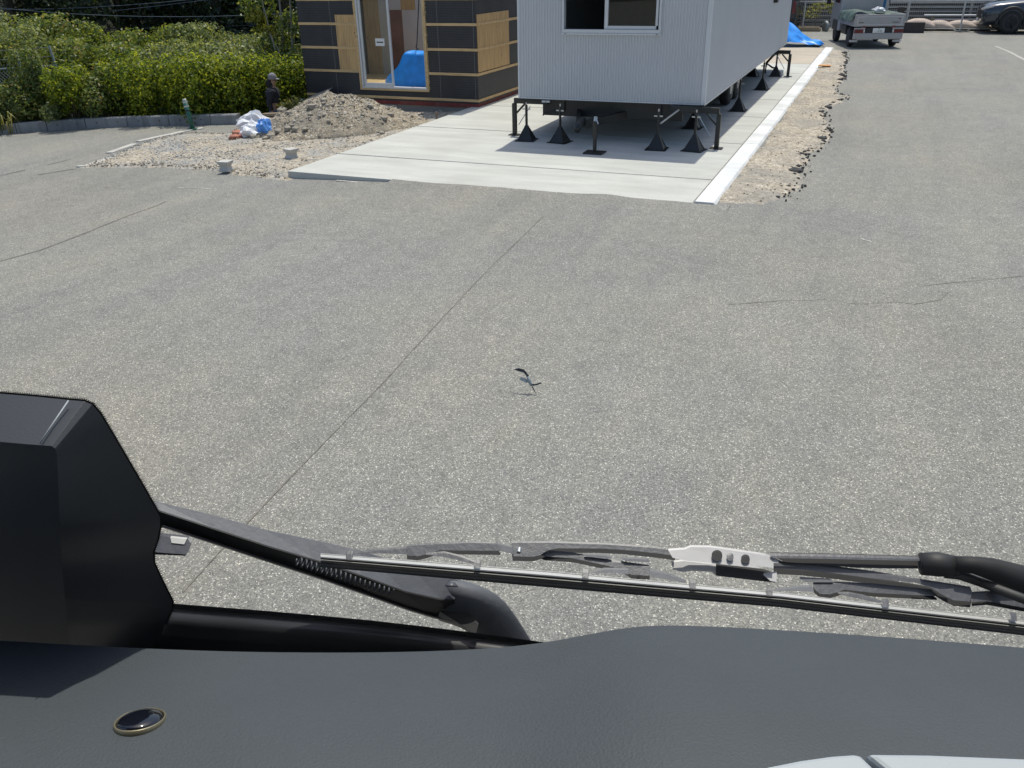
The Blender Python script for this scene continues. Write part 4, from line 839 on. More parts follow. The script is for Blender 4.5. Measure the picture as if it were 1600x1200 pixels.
for y in (.07, 1.75):
    for x in (0, 2.7):
        g = empty('wheel', (x, y, .36)); g.parent = sv; sgn = -1 if y < 1 else 1
        MB().lathe([(.22, -.11), (.33, -.11), (.355, -.08), (.36, 0), (.355, .08), (.33, .11), (.22, .11)], 'y', 30).build('tyre', 'tyre', g, 0, True)
        mb = MB().lathe([(.02, sgn*.05), (.23, sgn*.03), (.235, sgn*.112), (.22, sgn*.112), (.2, sgn*.05), (.05, sgn*.1), (.02, sgn*.1)], 'y', 24)
        for k in range(5): t = k*1.2566; mb.bar((0, sgn*.1, 0), (.22*math.cos(t), sgn*.1, .22*math.sin(t)), .05, .02, (0, 1, 0))
        mb.build('rim', 'wiperp', g)
        arc = [(x+.43*math.cos(t), y-.005*sgn+.0, .36+.43*math.sin(t)) for t in np.linspace(-.25, math.pi+.25, 16)]
        MB().tube([(a, .025 if y < 1 else 1.795, c) for a, b, c in arc], .055, 8).build('arch_flare', 'blackpl', sv, 0, True)
MB().box((-.45, .0, .2), (3.3, .03, .3)).build('sill', 'blackpl', sv, .01); MB().box((-.935, .45, .45), (-.9, 1.4, .72)).build('grille', 'blackpl', sv, .01)
MB().loft([[(-.93, .42, .70), (-.935, .42, .77)], [(-.86, .2, .74), (-.87, .2, .81)], [(-.62, .035, .82), (-.66, .04, .86)]]).build('headlight', 'whitelens', sv, 0, True, 0, .02)
MB().box((-.95, .75, .36), (-.925, 1.08, .45)).build('number_plate', 'plate', sv); MB().box((-.86, .12, .36), (-.8, .4, .46)).build('fog_lamp', 'blackpl', sv, .01)
MB().box((.95, -.18, 1.05), (1.12, .02, 1.2)).build('mirror', 'navy', sv, .03)
# black van standing behind the trailer's far corner
bv = empty('black_van', (-4.5, 38.4, 0), 0, 'rear of a black van behind the far end of the trailer', 'van')
MB().loft([[(-.85, y, .3), (.85, y, .3), (.88, y, .7), (.82, y, 1.3), (.7, y, 1.85), (-.7, y, 1.85), (-.82, y, 1.3), (-.88, y, .7)] for y in (0, .15, 1.5, 3.4)], True, True).build('body', 'cowl', bv, .05)
B('bumper', (-.86, -.06, .32), (.86, -.002, .55), 'blackpl', bv, .02); B('rear_window', (-.65, -.012, 1.15), (.65, .03, 1.7), 'darkglass', bv, .01)
for s in (-1, 1): B('tail_light', (s*.78-.06, -.02, .75), (s*.78+.06, .03, 1.2), 'redlens', bv, .01); wheel(bv, s*.76, .75, .32, .2); wheel(bv, s*.76, 2.7, .32, .2)
B('number_plate', (-.2, -.07, .62), (.2, -.004, .75), 'plate', bv, .004); B('chrome_strip', (-.6, -.015, .85), (.6, -.003, .92), 'rim', bv, .004)

# ================================================================== VEGETATION
def blob_pts(blobs, n, bottom=.25):
    vol = np.array([b[3]*b[4]*b[5] for b in blobs])**.7; ks = rng.choice(len(blobs), n, p=vol/vol.sum()); B_ = np.array(blobs)[ks]
    d = rng.normal(0, 1, (n, 3)); d /= np.linalg.norm(d, axis=1)[:, None]; d[:, 2] = np.where(d[:, 2] < -bottom, -d[:, 2]*.6, d[:, 2])
    rr = 1-.42*rng.beta(1.2, 2.4, n); lump = 1+.13*np.sin(d[:, 0]*7+B_[:, 0]*3)*np.sin(d[:, 2]*6+B_[:, 1])+.1*np.sin(d[:, 1]*11+B_[:, 2]*5)
    return B_[:, :3]+d*B_[:, 3:6]*(rr*lump)[:, None], d
def shrub(name, base, blobs, n, size, mat, label, cat='shrub', group=None, stems=4, h=None, sr=.02, smat='bark'):
    o = empty(name, tuple(base), 0, label, cat, group); P, N = blob_pts(blobs, n, .92)
    P[:, 2] = np.maximum(P[:, 2], .02); leaves('crown', P, N, size, mat, o); rr = random.Random(int(n+base[0]*10))
    for k in range(stems):
        b = blobs[k % len(blobs)]; a = (rr.uniform(-.12, .12)+b[0]*.3, rr.uniform(-.12, .12)+b[1]*.3, -.15); e = (b[0]+rr.uniform(-.2, .2), b[1]+rr.uniform(-.2, .2), b[2]+b[5]*.4)
        mid = ((a[0]+e[0])/2+rr.uniform(-.1, .1), (a[1]+e[1])/2, (a[2]+e[2])*.5); MB().tube([a, mid, e], [sr, sr*.7, sr*.35], 6).build('trunk', smat, o)
    return o
# sloping ground behind the wall
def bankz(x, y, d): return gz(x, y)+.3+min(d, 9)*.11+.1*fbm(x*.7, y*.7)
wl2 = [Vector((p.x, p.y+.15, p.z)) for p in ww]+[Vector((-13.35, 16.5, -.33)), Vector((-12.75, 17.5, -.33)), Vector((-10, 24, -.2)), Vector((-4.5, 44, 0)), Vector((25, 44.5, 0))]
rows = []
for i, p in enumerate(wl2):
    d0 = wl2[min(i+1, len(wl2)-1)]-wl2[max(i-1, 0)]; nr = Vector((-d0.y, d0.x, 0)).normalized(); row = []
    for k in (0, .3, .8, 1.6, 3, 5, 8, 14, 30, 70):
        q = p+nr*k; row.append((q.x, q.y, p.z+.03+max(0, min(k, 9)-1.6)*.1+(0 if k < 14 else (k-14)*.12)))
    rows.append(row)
tag(MB().loft(rows).build('planted_bank', 'bank', None, 0, True), 'overgrown earth bank behind the low wall', None, None, 'structure')  # deep shade is put into the bank's soil colour
def hb_at(px, py, back, z=None):              # a point `back` metres behind the wall line at this image column
    p = G(px, py); q = Vector((p.x, p.y, 0)); dv = Vector((p.x, p.y, 0)).normalized(); q += dv*back
    return Vector((q.x, q.y, gz(q.x, q.y)+.03+max(0, back-1.6)*.1))
WY = lambda px: np.interp(px, [p[0] for p in WP], [p[1] for p in WP])
# clipped hedge plants: one object each, running along the wall to the house
names = ['leftmost clipped hedge shrub, beside the looser bushes', 'second clipped hedge shrub from the left behind the low wall', 'clipped hedge shrub right behind the leaning green post', 'clipped hedge shrub behind the left side of the rubbish bags', 'clipped hedge shrub just left of the person', 'clipped hedge shrub directly behind the person', 'last clipped hedge shrub, against the house corner']
for px, nm in zip((218, 262, 305, 345, 383, 418, 450), names):
    Y = np.interp(px, [215, 345, 385, 475], [15.75, 15.95, 16.75, 17.35]); t_ = PY(px, np.interp(px, [215, 300, 475], [87, 84, 92]), Y); b = Vector((t_.x, Y, gz(t_.x, Y)+.0)); hh = t_.z-b.z; wd = 1.0; blobs = []
    for k in range(10):
        s_x = -.64+.32*(k % 5); q5 = random.uniform(.72, 1.2); blobs.append((s_x*wd+random.uniform(-.1, .1), random.uniform(-.22, .12), (.3 if k < 5 else .66)*hh*random.uniform(.9, 1.06), .34*q5, .4*q5, .36*hh*(.5+.5*q5)))
    dv = Vector((b.x, b.y, 0)).normalized(); rt_ = Vector((dv.y, -dv.x, 0))
    o = shrub('hedge_shrub', (0, 0, 0), blobs, 5000, .085, 'hedge', nm, 'hedge', 'clipped hedge behind the low wall', 4)
    o.location = b; o.rotation_euler = (0, 0, math.atan2(rt_.y, rt_.x))
# loose bushes in front of the chain-link fence on the left
lb = [(15, .5, .9, .7, 'bushb', 'pale green bush at the left edge above the low wall'), (52, .6, 1.05, .6, 'bush', 'dense bush left of the dark upright shrub'), (72, .7, 1.75, .45, 'bush', 'tall dark upright shrub before the chain-link fence'), (118, .5, 1.25, .75, 'hedge', 'rounded yellow-green bush with bare stems over the wall'), (165, .5, 1.0, .6, 'bush', 'low bush between the rounded bush and the hedge'), (188, .9, 1.45, .6, 'bush', 'tall bush joining the left end of the hedge'), (95, .3, .55, .45, 'bushb', 'small low grey-green bush at the wall top'), (-60, .6, 1.3, .9, 'bush', 'bush mostly out of frame at the far left')]
for px, back, hh, wd, mt_, nm in lb:
    b = hb_at(px, WY(px), back); blobs = [(random.uniform(-.5, .5)*wd, random.uniform(-.3, .3), hh*random.uniform(.35, .8), wd*.55, wd*.5, hh*.33) for _ in range(7)]
    shrub('bush', b, blobs, int(3600*wd*hh+900), .08, mt_, nm, 'bush', 'bushes above the left road', 5)
# long grass blades at the far left
P = []; 
b = hb_at(5, WY(5), .35); V = []; F = []
for i in range(160):
    a = random.uniform(0, 6.28); r0 = random.uniform(0, .35); c = Vector((b.x+r0*math.cos(a)*1.6, b.y+r0*math.sin(a), b.z)); d = Vector((math.cos(a), math.sin(a), 0)); L = random.uniform(.35, .7); s = Vector((-d.y, d.x, 0))*.012
    q = [c, c+d*L*.35+Vector((0, 0, L*.75)), c+d*L*.9+Vector((0, 0, L*.6))]; k = len(V)
    V += [q[0]-s, q[0]+s, q[1]-s, q[1]+s, q[2]]; F += [(k, k+1, k+3, k+2), (k+2, k+3, k+4)]
tag(raw('long_grass', [tuple(v) for v in V], F, 'grass', attr=rng.uniform(.2, 1, len(F))), 'clump of long arching grass at the left edge', 'grass', None, 'stuff')
# chain-link fence with cranked posts
f0, f1 = hb_at(-150, WY(-150), 1.15), hb_at(112, WY(112), 1.25); cf = empty('chain_link_fence', tuple(f0), 0, 'grey chain-link fence with slanting posts among the bushes', 'fence')
dv = f1-f0; L = dv.length; tops = []
hz_ = 1.3
for k in range(6):
    a = dv*(k/5); MB().tube([a+Vector((.25, -.1, -.1)), a+Vector((-.0, 0, hz_)), a+Vector((-.12, .05, hz_+.42))], .028, 8).build('post', 'galv', cf)
MB().tube([Vector((0, 0, hz_)), dv+Vector((0, 0, hz_))], .024, 8).build('rail', 'galv', cf); MB().tube([Vector((0, 0, .3)), dv+Vector((0, 0, .3))], .02, 8).build('rail', 'galv', cf)
mb = MB(); ux = dv.normalized(); k = -1.4
while k < L:
    for sgn in (1, -1):
        p0 = ux*max(0, k)+Vector((0, 0, .05+(max(0, k)-k if sgn > 0 else hz_-.1-(max(0, k)-k)))) ; e = min(L, k+1.35)
        if e > 0: mb.bar(p0, ux*e+Vector((0, 0, .05+(e-k) if sgn > 0 else hz_-.05-(e-k))), .007)
    k += .085
tag(mb.build('wire_mesh', 'wire', cf), None, None, None, 'stuff')
for z in (hz_+.2, hz_+.4): MB().tube([Vector((-.06-.0*z, 0, z)), dv+Vector((-.06, 0, z))], .006, 5).build('wire_strand', 'galv', cf)
# bushes up the bank behind the fence
ORD = ['first', 'second', 'third', 'fourth', 'fifth', 'sixth', 'seventh', 'eighth', 'ninth', 'tenth', 'eleventh', 'twelfth']
k = 0
desc = ['leafy bank bush', 'yellowish bank bush', 'pale feathery bank bush', 'dark green bank bush']
for row, (back, py, hh) in enumerate(((2.6, 70, 1.7), (5.2, 52, 2.0))):
    for i, px in enumerate(np.arange(-70, 470, 62)+(28 if row else 0)):
        if row and px > 430: continue
        b = hb_at(px, WY(px), back+random.uniform(-.4, .4)) if px < 370 else PY(px, 95, (18.5, 20.8)[row])
        if px >= 370: b.z = gz(b.x, b.y)+.2
        top = PY(px, float(np.interp(px, [-70, 60, 100, 250, 420, 470], [5, 15, 31, 42, 46, 60]))+(0 if row else 25)+random.uniform(-4, 4), b.y); hh_ = max(.9, top.z-b.z)
        mt_ = ['bush', 'hedge', 'bushb', 'bush'][k % 4] if px < 250 else ['bushb', 'bushb', 'bush'][k % 3]; wd = 1.05
        blobs = [(random.uniform(-.8, .8)*wd, random.uniform(-.5, .5), hh_*random.uniform(.3, .84), wd*.6, wd*.55, hh_*.24) for _ in range(9)]
        shrub('bank_bush', b, blobs, 5200, .1, mt_, '%s, %s from the left in the %s row up the bank' % (desc[k % 4], ORD[i], 'nearer' if row == 0 else 'farther'), 'bush', 'bushes on the bank', 4, sr=.03); k += 1
# thin half-bare tree with yellow leaf clumps at the house corner
b = PY(440, 100, 18.6); b.z = -.1
yt = shrub('young_tree', b, [(-.5, 0, 2.1, .5, .4, .45), (.3, .2, 1.6, .55, .4, .4), (.5, 0, 2.6, .5, .4, .5), (-.2, .1, 1.2, .5, .4, .3), (.1, .1, 3.1, .6, .5, .5)], 2600, .11, 'bush', 'sparse young tree with bare stems beside the house corner', 'tree', None, 5, sr=.04, smat='twig')
yl = [(-.35, -.3, 1.75, .28, .25, .2), (-.1, -.35, 1.5, .25, .2, .18)]
P, N = blob_pts(yl, 500); leaves('yellow_leaves', P, N, .1, 'yellowl', yt)
for a, e in (((-.6, -.5, 1.35), (.1, -.6, .25)), ((.3, -.5, 1.2), (.75, -.6, .2)), ((-.1, -.3, 2.2), (.2, -.4, .9))): MB().tube([a, ((a[0]+e[0])/2, (a[1]+e[1])/2, (a[2]+e[2])/2-.08), e], [.008, .016, .022], 6).build('bare_branch', 'twig', yt)
# dead white twig on the bank
b = PY(168, 66, 18.6); tag(MB().tube([(0, 0, -.5), (.05, 0, 0), (.28, 0, .05), (.45, .05, .18)], [.03, .025, .018, .01], 6).tube([(.1, 0, 0), (-.1, 0, .2), (-.3, 0, .28)], [.02, .014, .008], 6).build('dead_branch', 'twig', loc=tuple(b)), 'bleached forked dead branch among the bank bushes', 'branch')
# dark forest trees behind
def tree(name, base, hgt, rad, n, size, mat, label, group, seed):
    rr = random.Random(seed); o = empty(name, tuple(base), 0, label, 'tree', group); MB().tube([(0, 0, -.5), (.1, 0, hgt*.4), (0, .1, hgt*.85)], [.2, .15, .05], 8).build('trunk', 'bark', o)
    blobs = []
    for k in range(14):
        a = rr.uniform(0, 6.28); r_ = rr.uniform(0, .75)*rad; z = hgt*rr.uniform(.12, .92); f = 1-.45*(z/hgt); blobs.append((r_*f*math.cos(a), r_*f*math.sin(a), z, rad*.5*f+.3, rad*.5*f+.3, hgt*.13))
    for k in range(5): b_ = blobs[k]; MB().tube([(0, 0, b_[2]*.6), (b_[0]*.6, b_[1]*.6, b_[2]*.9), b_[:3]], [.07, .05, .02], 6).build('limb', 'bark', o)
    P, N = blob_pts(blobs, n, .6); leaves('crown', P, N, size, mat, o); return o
for i, (px, back, hgt) in enumerate(((-40, 13, 8), (60, 12, 8.5), (140, 14, 8), (225, 12.5, 9), (300, 14, 8), (370, 12, 8.5), (440, 13.5, 9), (500, 12, 8), (180, 20, 11), (330, 21, 11), (30, 22, 11), (460, 22, 11))):
    b = hb_at(min(px, 360), 194, back); b.x += max(0, px-360)*.02; b.z = gz(b.x, b.y)-.3
    tree('forest_tree', b, hgt, 2.7, 6500, .2, 'forest', 'dark forest tree, %s from the left in the %s row behind the bank' % ((ORD[i], 'front') if i < 8 else (ORD[{10: 0, 8: 1, 9: 2, 11: 3}[i]], 'back')), 'dark trees behind the bank', 300+i)
# greenery behind the far fences
FB = ['behind the black van', 'between the black van and the lorry', 'right behind the lorry cab', 'above the dark box', 'above the pinkish shells', 'left of the dark car', 'above the dark car bonnet', 'behind the dark car windscreen']
for i, x in enumerate(np.arange(-6.5, 12, 2.4)):
    b = Vector((x, 44.2+random.uniform(-.3, .6), 0)); hh = random.uniform(2.6, 3.6); blobs = [(random.uniform(-1, 1)*1.2, random.uniform(-.5, .5), hh*random.uniform(.3, .8), .9, .8, hh*.25) for _ in range(8)]
    shrub('fence_bush', b, blobs, 3600, .15, ['bush', 'forest', 'bushb'][i % 3], 'tall bush over the slatted fence, %s' % FB[i], 'bush', 'bushes behind the slatted fence', 4, sr=.04)
b = Vector((-2.9, 40.75, 0)); shrub('climber', b, [(-.3, 0, .7, .4, .15, .35), (.6, 0, .85, .4, .15, .3), (.2, 0, .95, .5, .15, .2)], 420, .11, 'yellowl', 'yellowish climbing plant on the fence left of the small lorry', 'plant', None, 4, sr=.012)
# overhead cables in front of the forest
for i, (a, b, Y0, Y1) in enumerate((((-60, 14), (330, -4), 22, 21), ((-60, 34), (420, -14), 22.5, 22), ((60, 18), (470, 20), 21, 20.5), ((-20, 40), (460, 36), 23, 23))):
    p, q = PY(*a, Y0), PY(*b, Y1); sag = [p.lerp(q, t)-Vector((0, 0, .5*t*(1-t))) for t in np.linspace(-.6, 1.6, 18)]
    tag(MB().tube(sag, .011, 6).build('overhead_cable', 'cable' if i < 3 else 'crackd', None, 0, True), '%s overhead cable crossing in front of the dark trees' % ('topmost', 'rising', 'lowest pale', 'faint lower')[i], 'cable')

# ================================================================== PERSON IN THE PIT
def skin(name, pts, edges, mat, parent, sub=2):
    me = bpy.data.meshes.new(name); me.from_pydata([p[0] for p in pts], edges, []); me.materials.append(MA[mat])
    o = bpy.data.objects.new(name, me); C.objects.link(o); o.parent = parent
    md = o.modifiers.new('skin', 'SKIN'); md.use_smooth_shade = True
    sv_ = me.skin_vertices[0].data
    for i, p in enumerate(pts): r_ = p[1]; sv_[i].radius = (r_, r_) if isinstance(r_, (int, float)) else r_
    sv_[0].use_root = True
    m2 = o.modifiers.new('sub', 'SUBSURF'); m2.levels = sub; m2.render_levels = sub; return o
rz = math.atan2(.39, .92)
pe = empty('person', (PITC[0], PITC[1], gz(*PITC)+.03), rz, 'person in dark navy jacket, jeans and pale cap standing in the pit by the hedge', 'person')
pe.scale = (.93,)*3
pts = [((0, 0, .82), .12), ((0, 0, 1.0), .13), ((.01, 0, 1.18), .14), ((0, 0, 1.31), .08), ((.02, 0, 1.38), .05), ((.04, 0, 1.45), .08), ((.05, 0, 1.53), .085),
       ((0, .09, .78), .09), ((.03, .09, .44), .06), ((0, .09, .08), .045), ((.13, .1, .03), .035), ((0, -.09, .78), .09), ((.0, -.09, .44), .06), ((-.03, -.09, .08), .045), ((.1, -.1, .03), .035),
       ((0, .17, 1.26), .06), ((-.04, .22, 1.0), .045), ((.06, .22, .8), .035), ((.09, .21, .73), .03), ((0, -.17, 1.26), .06), ((-.06, -.22, 1.0), .045), ((.0, -.22, .79), .035), ((.02, -.21, .72), .03)]
ed = [(0, 1), (1, 2), (2, 3), (3, 4), (4, 5), (5, 6), (0, 7), (7, 8), (8, 9), (9, 10), (0, 11), (11, 12), (12, 13), (13, 14), (3, 15), (15, 16), (16, 17), (17, 18), (3, 19), (19, 20), (20, 21), (21, 22)]
for hand in (18, 22):
    hx, hy, hz0 = pts[hand][0]; s = 1 if hy > 0 else -1
    for k, (fx, fy, fl) in enumerate(((.028, -.012, .05), (.012, 0, .072), (-.003, .002, .078), (-.018, .002, .07), (-.03, 0, .055))):
        i = len(pts); pts += [((hx+fx*1.1, hy+fy, hz0-.035), .009), ((hx+fx*1.25+.012, hy+fy-s*.01, hz0-.035-fl), .008)]; ed += [(hand, i), (i, i+1)]
skin('body', pts, ed, 'skin', pe)
jp = [((0, 0, .96), .165), ((0, 0, 1.06), .175), ((.0, 0, 1.18), .185), ((0, 0, 1.31), .13), ((.01, 0, 1.37), .09), ((0, .18, 1.26), .085), ((-.04, .235, 1.0), .07), ((.05, .235, .84), .055), ((0, -.18, 1.26), .085), ((-.06, -.235, 1.0), .07), ((-.01, -.235, .82), .055)]
skin('jacket', jp, [(0, 1), (1, 2), (2, 3), (3, 4), (3, 5), (5, 6), (6, 7), (3, 8), (8, 9), (9, 10)], 'jacket', pe)
skin('jeans', [((0, 0, .93), .15), ((0, .09, .76), .11), ((.03, .09, .44), .085), ((0, .09, .1), .07), ((0, -.09, .76), .11), ((0, -.09, .44), .085), ((-.03, -.09, .1), .07)], [(0, 1), (1, 2), (2, 3), (0, 4), (4, 5), (5, 6)], 'jeans', pe)
MB().lathe([(.098, 1.52), (.105, 1.56), (.09, 1.63), (.04, 1.665), (.005, 1.67)], 'z', 16, (.045, 0, 0)).loft([[(.1, -.08, 1.535), (.145, -.06, 1.53), (.2, -.03, 1.52)], [(.115, 0, 1.55), (.17, 0, 1.545), (.215, 0, 1.53)], [(.1, .08, 1.535), (.145, .06, 1.53), (.2, .03, 1.52)]]).build('cap', 'cap', pe, 0, True)
skin('hair', [((-.02, 0, 1.54), .095), ((-.04, 0, 1.44), .1), ((-.02, 0, 1.35), .105), ((0, 0, 1.3), .1)], [(0, 1), (1, 2), (2, 3)], 'hair', pe)
MB().lathe([(.004, .02), (.012, .01), (.014, -.012), (.004, -.02)], 'z', 8, (.135, 0, 1.49)).build('nose', 'skin', pe, 0, True)
for s in (-1, 1): MB().box((.118, s*.033-.012, 1.515), (.128, s*.033+.012, 1.527)).build('eye', 'inkb', pe, .003); MB().box((-.06, s*.09-.055, 0.0), (.2, s*.09+.05, .09)).build('boot', 'boot', pe, .03)
MB().box((.118, -.025, 1.44), (.126, .025, 1.448)).build('mouth', 'redbase', pe, .002)

# ================================================================== BIRD SKIMMING THE ASPHALT
bp = G(828, 597); bp = Vector(EYE).lerp(bp, .97)
bi = empty('flying_bird', tuple(bp), 0, 'small dark bird with pale underside and forked tail flying low over the asphalt', 'bird')
cr, cu = Vector(CR), Vector(CU); S = (bp-Vector(EYE)).length/F_PX          # metres per photo pixel at the bird
def bq(dx, dy, dz=0.): return cr*dx*S-cu*dy*S-Vector(CF)*dz*S
body = MB().tube([bq(-5, -12, 0), bq(-3, -8, 2), bq(-1, -2, 2), bq(1, 3, 1), bq(3, 6, 0)], [.3*S, 2.2*S, 3.*S, 2.4*S, 1.2*S], 10).build('body', 'birdp', bi, 0, True)
MB().tube([bq(-5.5, -14, 0), bq(-4.5, -12, 1), bq(-3.4, -9, 2)], [.4*S, 2*S, 2.3*S], 10).build('head', 'bird', bi, 0, True)
for nm, pl_, mt_ in (('wing', [(-3, -6), (-5, -15), (-10, -20), (-18, -22), (-25, -20), (-18, -17), (-10, -15)], 'bird'), ('wing', [(-2, -2), (-7, -6), (-14, -8), (-17, -4), (-11, -1), (-5, 2)], 'birdp'), ('tail_feather', [(2, 3), (5, 8), (9, 17), (10.5, 19), (8, 17), (3, 8)], 'bird'), ('tail_feather', [(2, 3), (8, 3), (17, .5), (18.5, 2), (12, 4.5), (5, 6)], 'bird')):  # second wing paler: light on it is put into its colour
    MB().prism([bq(x, y, 2+.5*x*.2) for x, y in pl_], Vector(CF)*1.0*S).build(nm, mt_, bi)

# ================================================================== THE LORRY WE SIT IN: glass, wipers, dashboard
HA = R(15.6); th = Vector((-math.sin(HA), math.cos(HA), 0)); sh_ = Vector((math.cos(HA), math.sin(HA), 0))
tk = empty('lorry_cab', (0, 0, 0), HA, 'cab of the lorry around the viewer: dark dashboard, windscreen and wipers', 'lorry')
RK = R(15); GN = Vector((0, math.cos(RK), math.sin(RK))); GC = GN.dot(Vector((0, .56, H-.5)))
def loc_ray(px, py):
    d = Vector(ray(px, py)); return Vector((d.dot(sh_), d.dot(th), d.z))
def L(px, py, off=0.):                       # point on the windscreen plane, moved `off` metres outwards
    d = loc_ray(px, py); t = (GC+off-GN.z*H)/GN.dot(d); return Vector((0, 0, H))+d*t
def LZ(px, py, z):
    d = loc_ray(px, py); return Vector((0, 0, H))+d*((z-H)/d.z)
def lin(px, pts): return float(np.interp(px, [p[0] for p in pts], [p[1] for p in pts]))
# windscreen pane
def gpt(u, z, off): 
    return Vector((u, (GC+off-GN.z*z)/GN.y, z))
glass = MB().loft([[gpt(-1.05, H-.62, -.003), gpt(1.05, H-.62, -.003)], [gpt(-1.05, H+.42, -.003), gpt(1.05, H+.42, -.003)]]).build('windscreen', 'windscreen', tk, solid=.0)
# cab shell behind the viewer
ztop = H+.42; vtop = gpt(0, ztop, 0).y
def cB(name, a, b, mat='cabtrim', bev=.01): return B(name, a, b, mat, tk, bev)
cB('roof_lining', (-1.05, -1.3, ztop+.005), (1.05, vtop, ztop+.06)); cB('rear_wall', (-1.05, -1.36, 1.1), (1.05, -1.302, ztop)); cB('floor', (-1.0, -1.3, 1.05), (1.0, .5, 1.1))
for s in (-1, 1):
    cB('door', (s*1.05-.04, -1.3, 1.1), (s*1.05+.04, .45, H-.5)); cB('door_pillar', (s*1.05-.04, -1.3, H-.495), (s*1.05+.04, -.6, ztop))
    MB().bar(gpt(s*1.05, H-.5, -.02), gpt(s*1.05, ztop, -.02), .09, .07).build('windscreen_pillar', 'cabtrim', tk, .01)
cB('front_panel', (-1.0, .40, 1.1), (1.0, .46, H-.66))
# dashboard: a moulded top, raised on the right
edge = [(-500, 985, -.505), (-250, 990, -.505), (0, 998, -.503), (90, 1004, -.502), (180, 1009, -.502), (300, 1014, -.502), (400, 1017, -.502), (560, 1018, -.502), (680, 1015.5, -.502), (770, 1011, -.501), (830, 1005, -.498), (880, 997, -.492), (940, 985, -.483), (990, 977, -.477), (1040, 974.5, -.474), (1120, 976.5, -.474), (1300, 987, -.474), (1450, 998, -.474), (1600, 1010, -.474), (1850, 1032, -.474), (2100, 1056, -.474)]
e0 = [LZ(a, b, H+c) for a, b, c in edge]; rows = []
for dv_, dz_ in ((.004, -.14), (.004, -.045), (.0035, -.012), (0, 0), (-.008, .005), (-.03, .0135), (-.07, .0285), (-.12, .046), (-.2, .062), (-.3, .05), (-.34, 0), (-.35, -.3)):
    rows.append([p+Vector((0, dv_, dz_)) for p in e0])
dash = MB().loft(rows).build('dashboard', 'dash', tk, 0, True, 2)
# flush light sensor with a metal ring
n_ = 28; ve = LZ(219, 1010.5, H-.502).y; zz = H-.49
for _ in range(30): c = LZ(219, 1127, zz); zz = H-.502+.0025+.37*(ve-c.y)
sen = MB().lathe([(.0005, .0045), (.008, .0042), (.0135, .003), (.0165, .0005), (.0165, -.01)], 'z', n_, (0, 0, 0)).build('light_sensor', 'lens', dash, 0, True, loc=(c.x, c.y, c.z+.0005)); sen.rotation_euler = (R(-21), R(-3), 0); sen.scale = (.93,)*3
MB().lathe([(.0165, -.006), (.0165, .001), (.0172, .0016), (.018, .0008), (.018, -.006)], 'z', n_).build('sensor_ring', 'brass', sen, 0, True)
# pale instrument hood edge at the bottom right
def hood(pts, z, nm): 
    P = [LZ(a, b, H+z) for a, b in pts]; return MB().prism(P, (0, 0, -.03)).build(nm, 'palepl', dash, .003)
hood([(1150, 1212), (1200, 1196), (1250, 1186), (1300, 1179), (1338, 1176.5), (1346, 1180), (1362, 1195), (1382, 1216), (1360, 1300), (1150, 1300)], -.408, 'instrument_hood')
hood([(1352, 1175.5), (1450, 1177), (1600, 1183), (1800, 1195), (1800, 1300), (1420, 1300), (1398, 1212)], -.406, 'instrument_hood')
# black camera housing standing against the glass on the left
loop = [(-220, 600), (-100, 606), (0, 615), (60, 620), (108, 625), (132, 627), (144, 632), (156, 646), (174, 676), (198, 717), (222, 758), (242, 793), (250, 808), (250, 822), (246, 842), (239, 862), (240, 880), (254, 910), (269, 940), (268, 952), (258, 975), (246, 1012)]
near = [(-220, 676), (-100, 684), (0, 690.5), (40, 694), (66, 696), (80, 697), (86, 701), (89, 710), (90, 735), (91, 765), (92, 795), (93, 815), (94, 830), (94, 845), (95, 860), (96, 875), (97, 890), (99, 910), (102, 935), (104, 955), (106, 980), (108, 1015)]
r0 = [L(a, b, -.006) for a, b in loop]; r2 = [L(a, b, -.046) for a, b in near]
nn = len(r0); corner = L(-240, 1015, -.046)
hm = MB().add(r0+r2+[corner], [(i, i+1, nn+i+1, nn+i) for i in range(nn-1)]+[tuple(range(nn, 2*nn+1))])
hs_ = hm.build('camera_housing', 'housing', tk, 0, True)
bv_ = hs_.modifiers.new('bevel', 'BEVEL'); bv_.width = .009; bv_.segments = 4; bv_.limit_method = 'ANGLE'; bv_.angle_limit = R(28)
wn = hs_.modifiers.new('weighted', 'WEIGHTED_NORMAL'); wn.keep_sharp = False
eye_l = Vector((0, 0, H))
MB().tube([L(107, 626, -.009).lerp(eye_l, .004), L(84, 660, -.027).lerp(eye_l, .004), L(62, 693, -.0445).lerp(eye_l, .006)], .0006, 6).build('seam', 'palepl', hs_, 0, True)
# printed black border on the glass round the housing, fading into dots
def offs(pts, d):
    out = []
    for i, p in enumerate(pts):
        a, b = pts[max(0, i-1)], pts[min(len(pts)-1, i+1)]; dx, dy = b[0]-a[0], b[1]-a[1]; l_ = math.hypot(dx, dy); out.append((p[0]+dy/l_*d, p[1]-dx/l_*d))
    return out
lp = loop[:-1]
MB().loft([[L(a, b, -.0045) for a, b in offs(lp, -9)], [L(a, b, -.0045) for a, b in offs(lp, 3)]]).build('printed_border', 'frit', glass)
mb = MB(); o1 = offs(lp, 4.); o2 = offs(lp, 6.5)
for ring, r_, ph in ((o1, .0006, 0), (o2, .0003, .5)):
    acc = ph*5.2
    for (a, b), (c_, d_) in zip(ring[:-1], ring[1:]):
        l_ = math.hypot(c_-a, d_-b)
        while acc < l_:
            t = acc/l_; q = L(a+(c_-a)*t, b+(d_-b)*t, -.0042); e1 = Vector((1, 0, 0)); e2 = GN.cross(e1)
            mb.add([q+(e1*math.cos(k)+e2*math.sin(k))*r_ for k in np.arange(8)*math.pi/4], [tuple(range(8))]); acc += 3.6
        acc -= l_
tag(mb.build('border_dots', 'frit', glass), None, None, None, 'stuff')
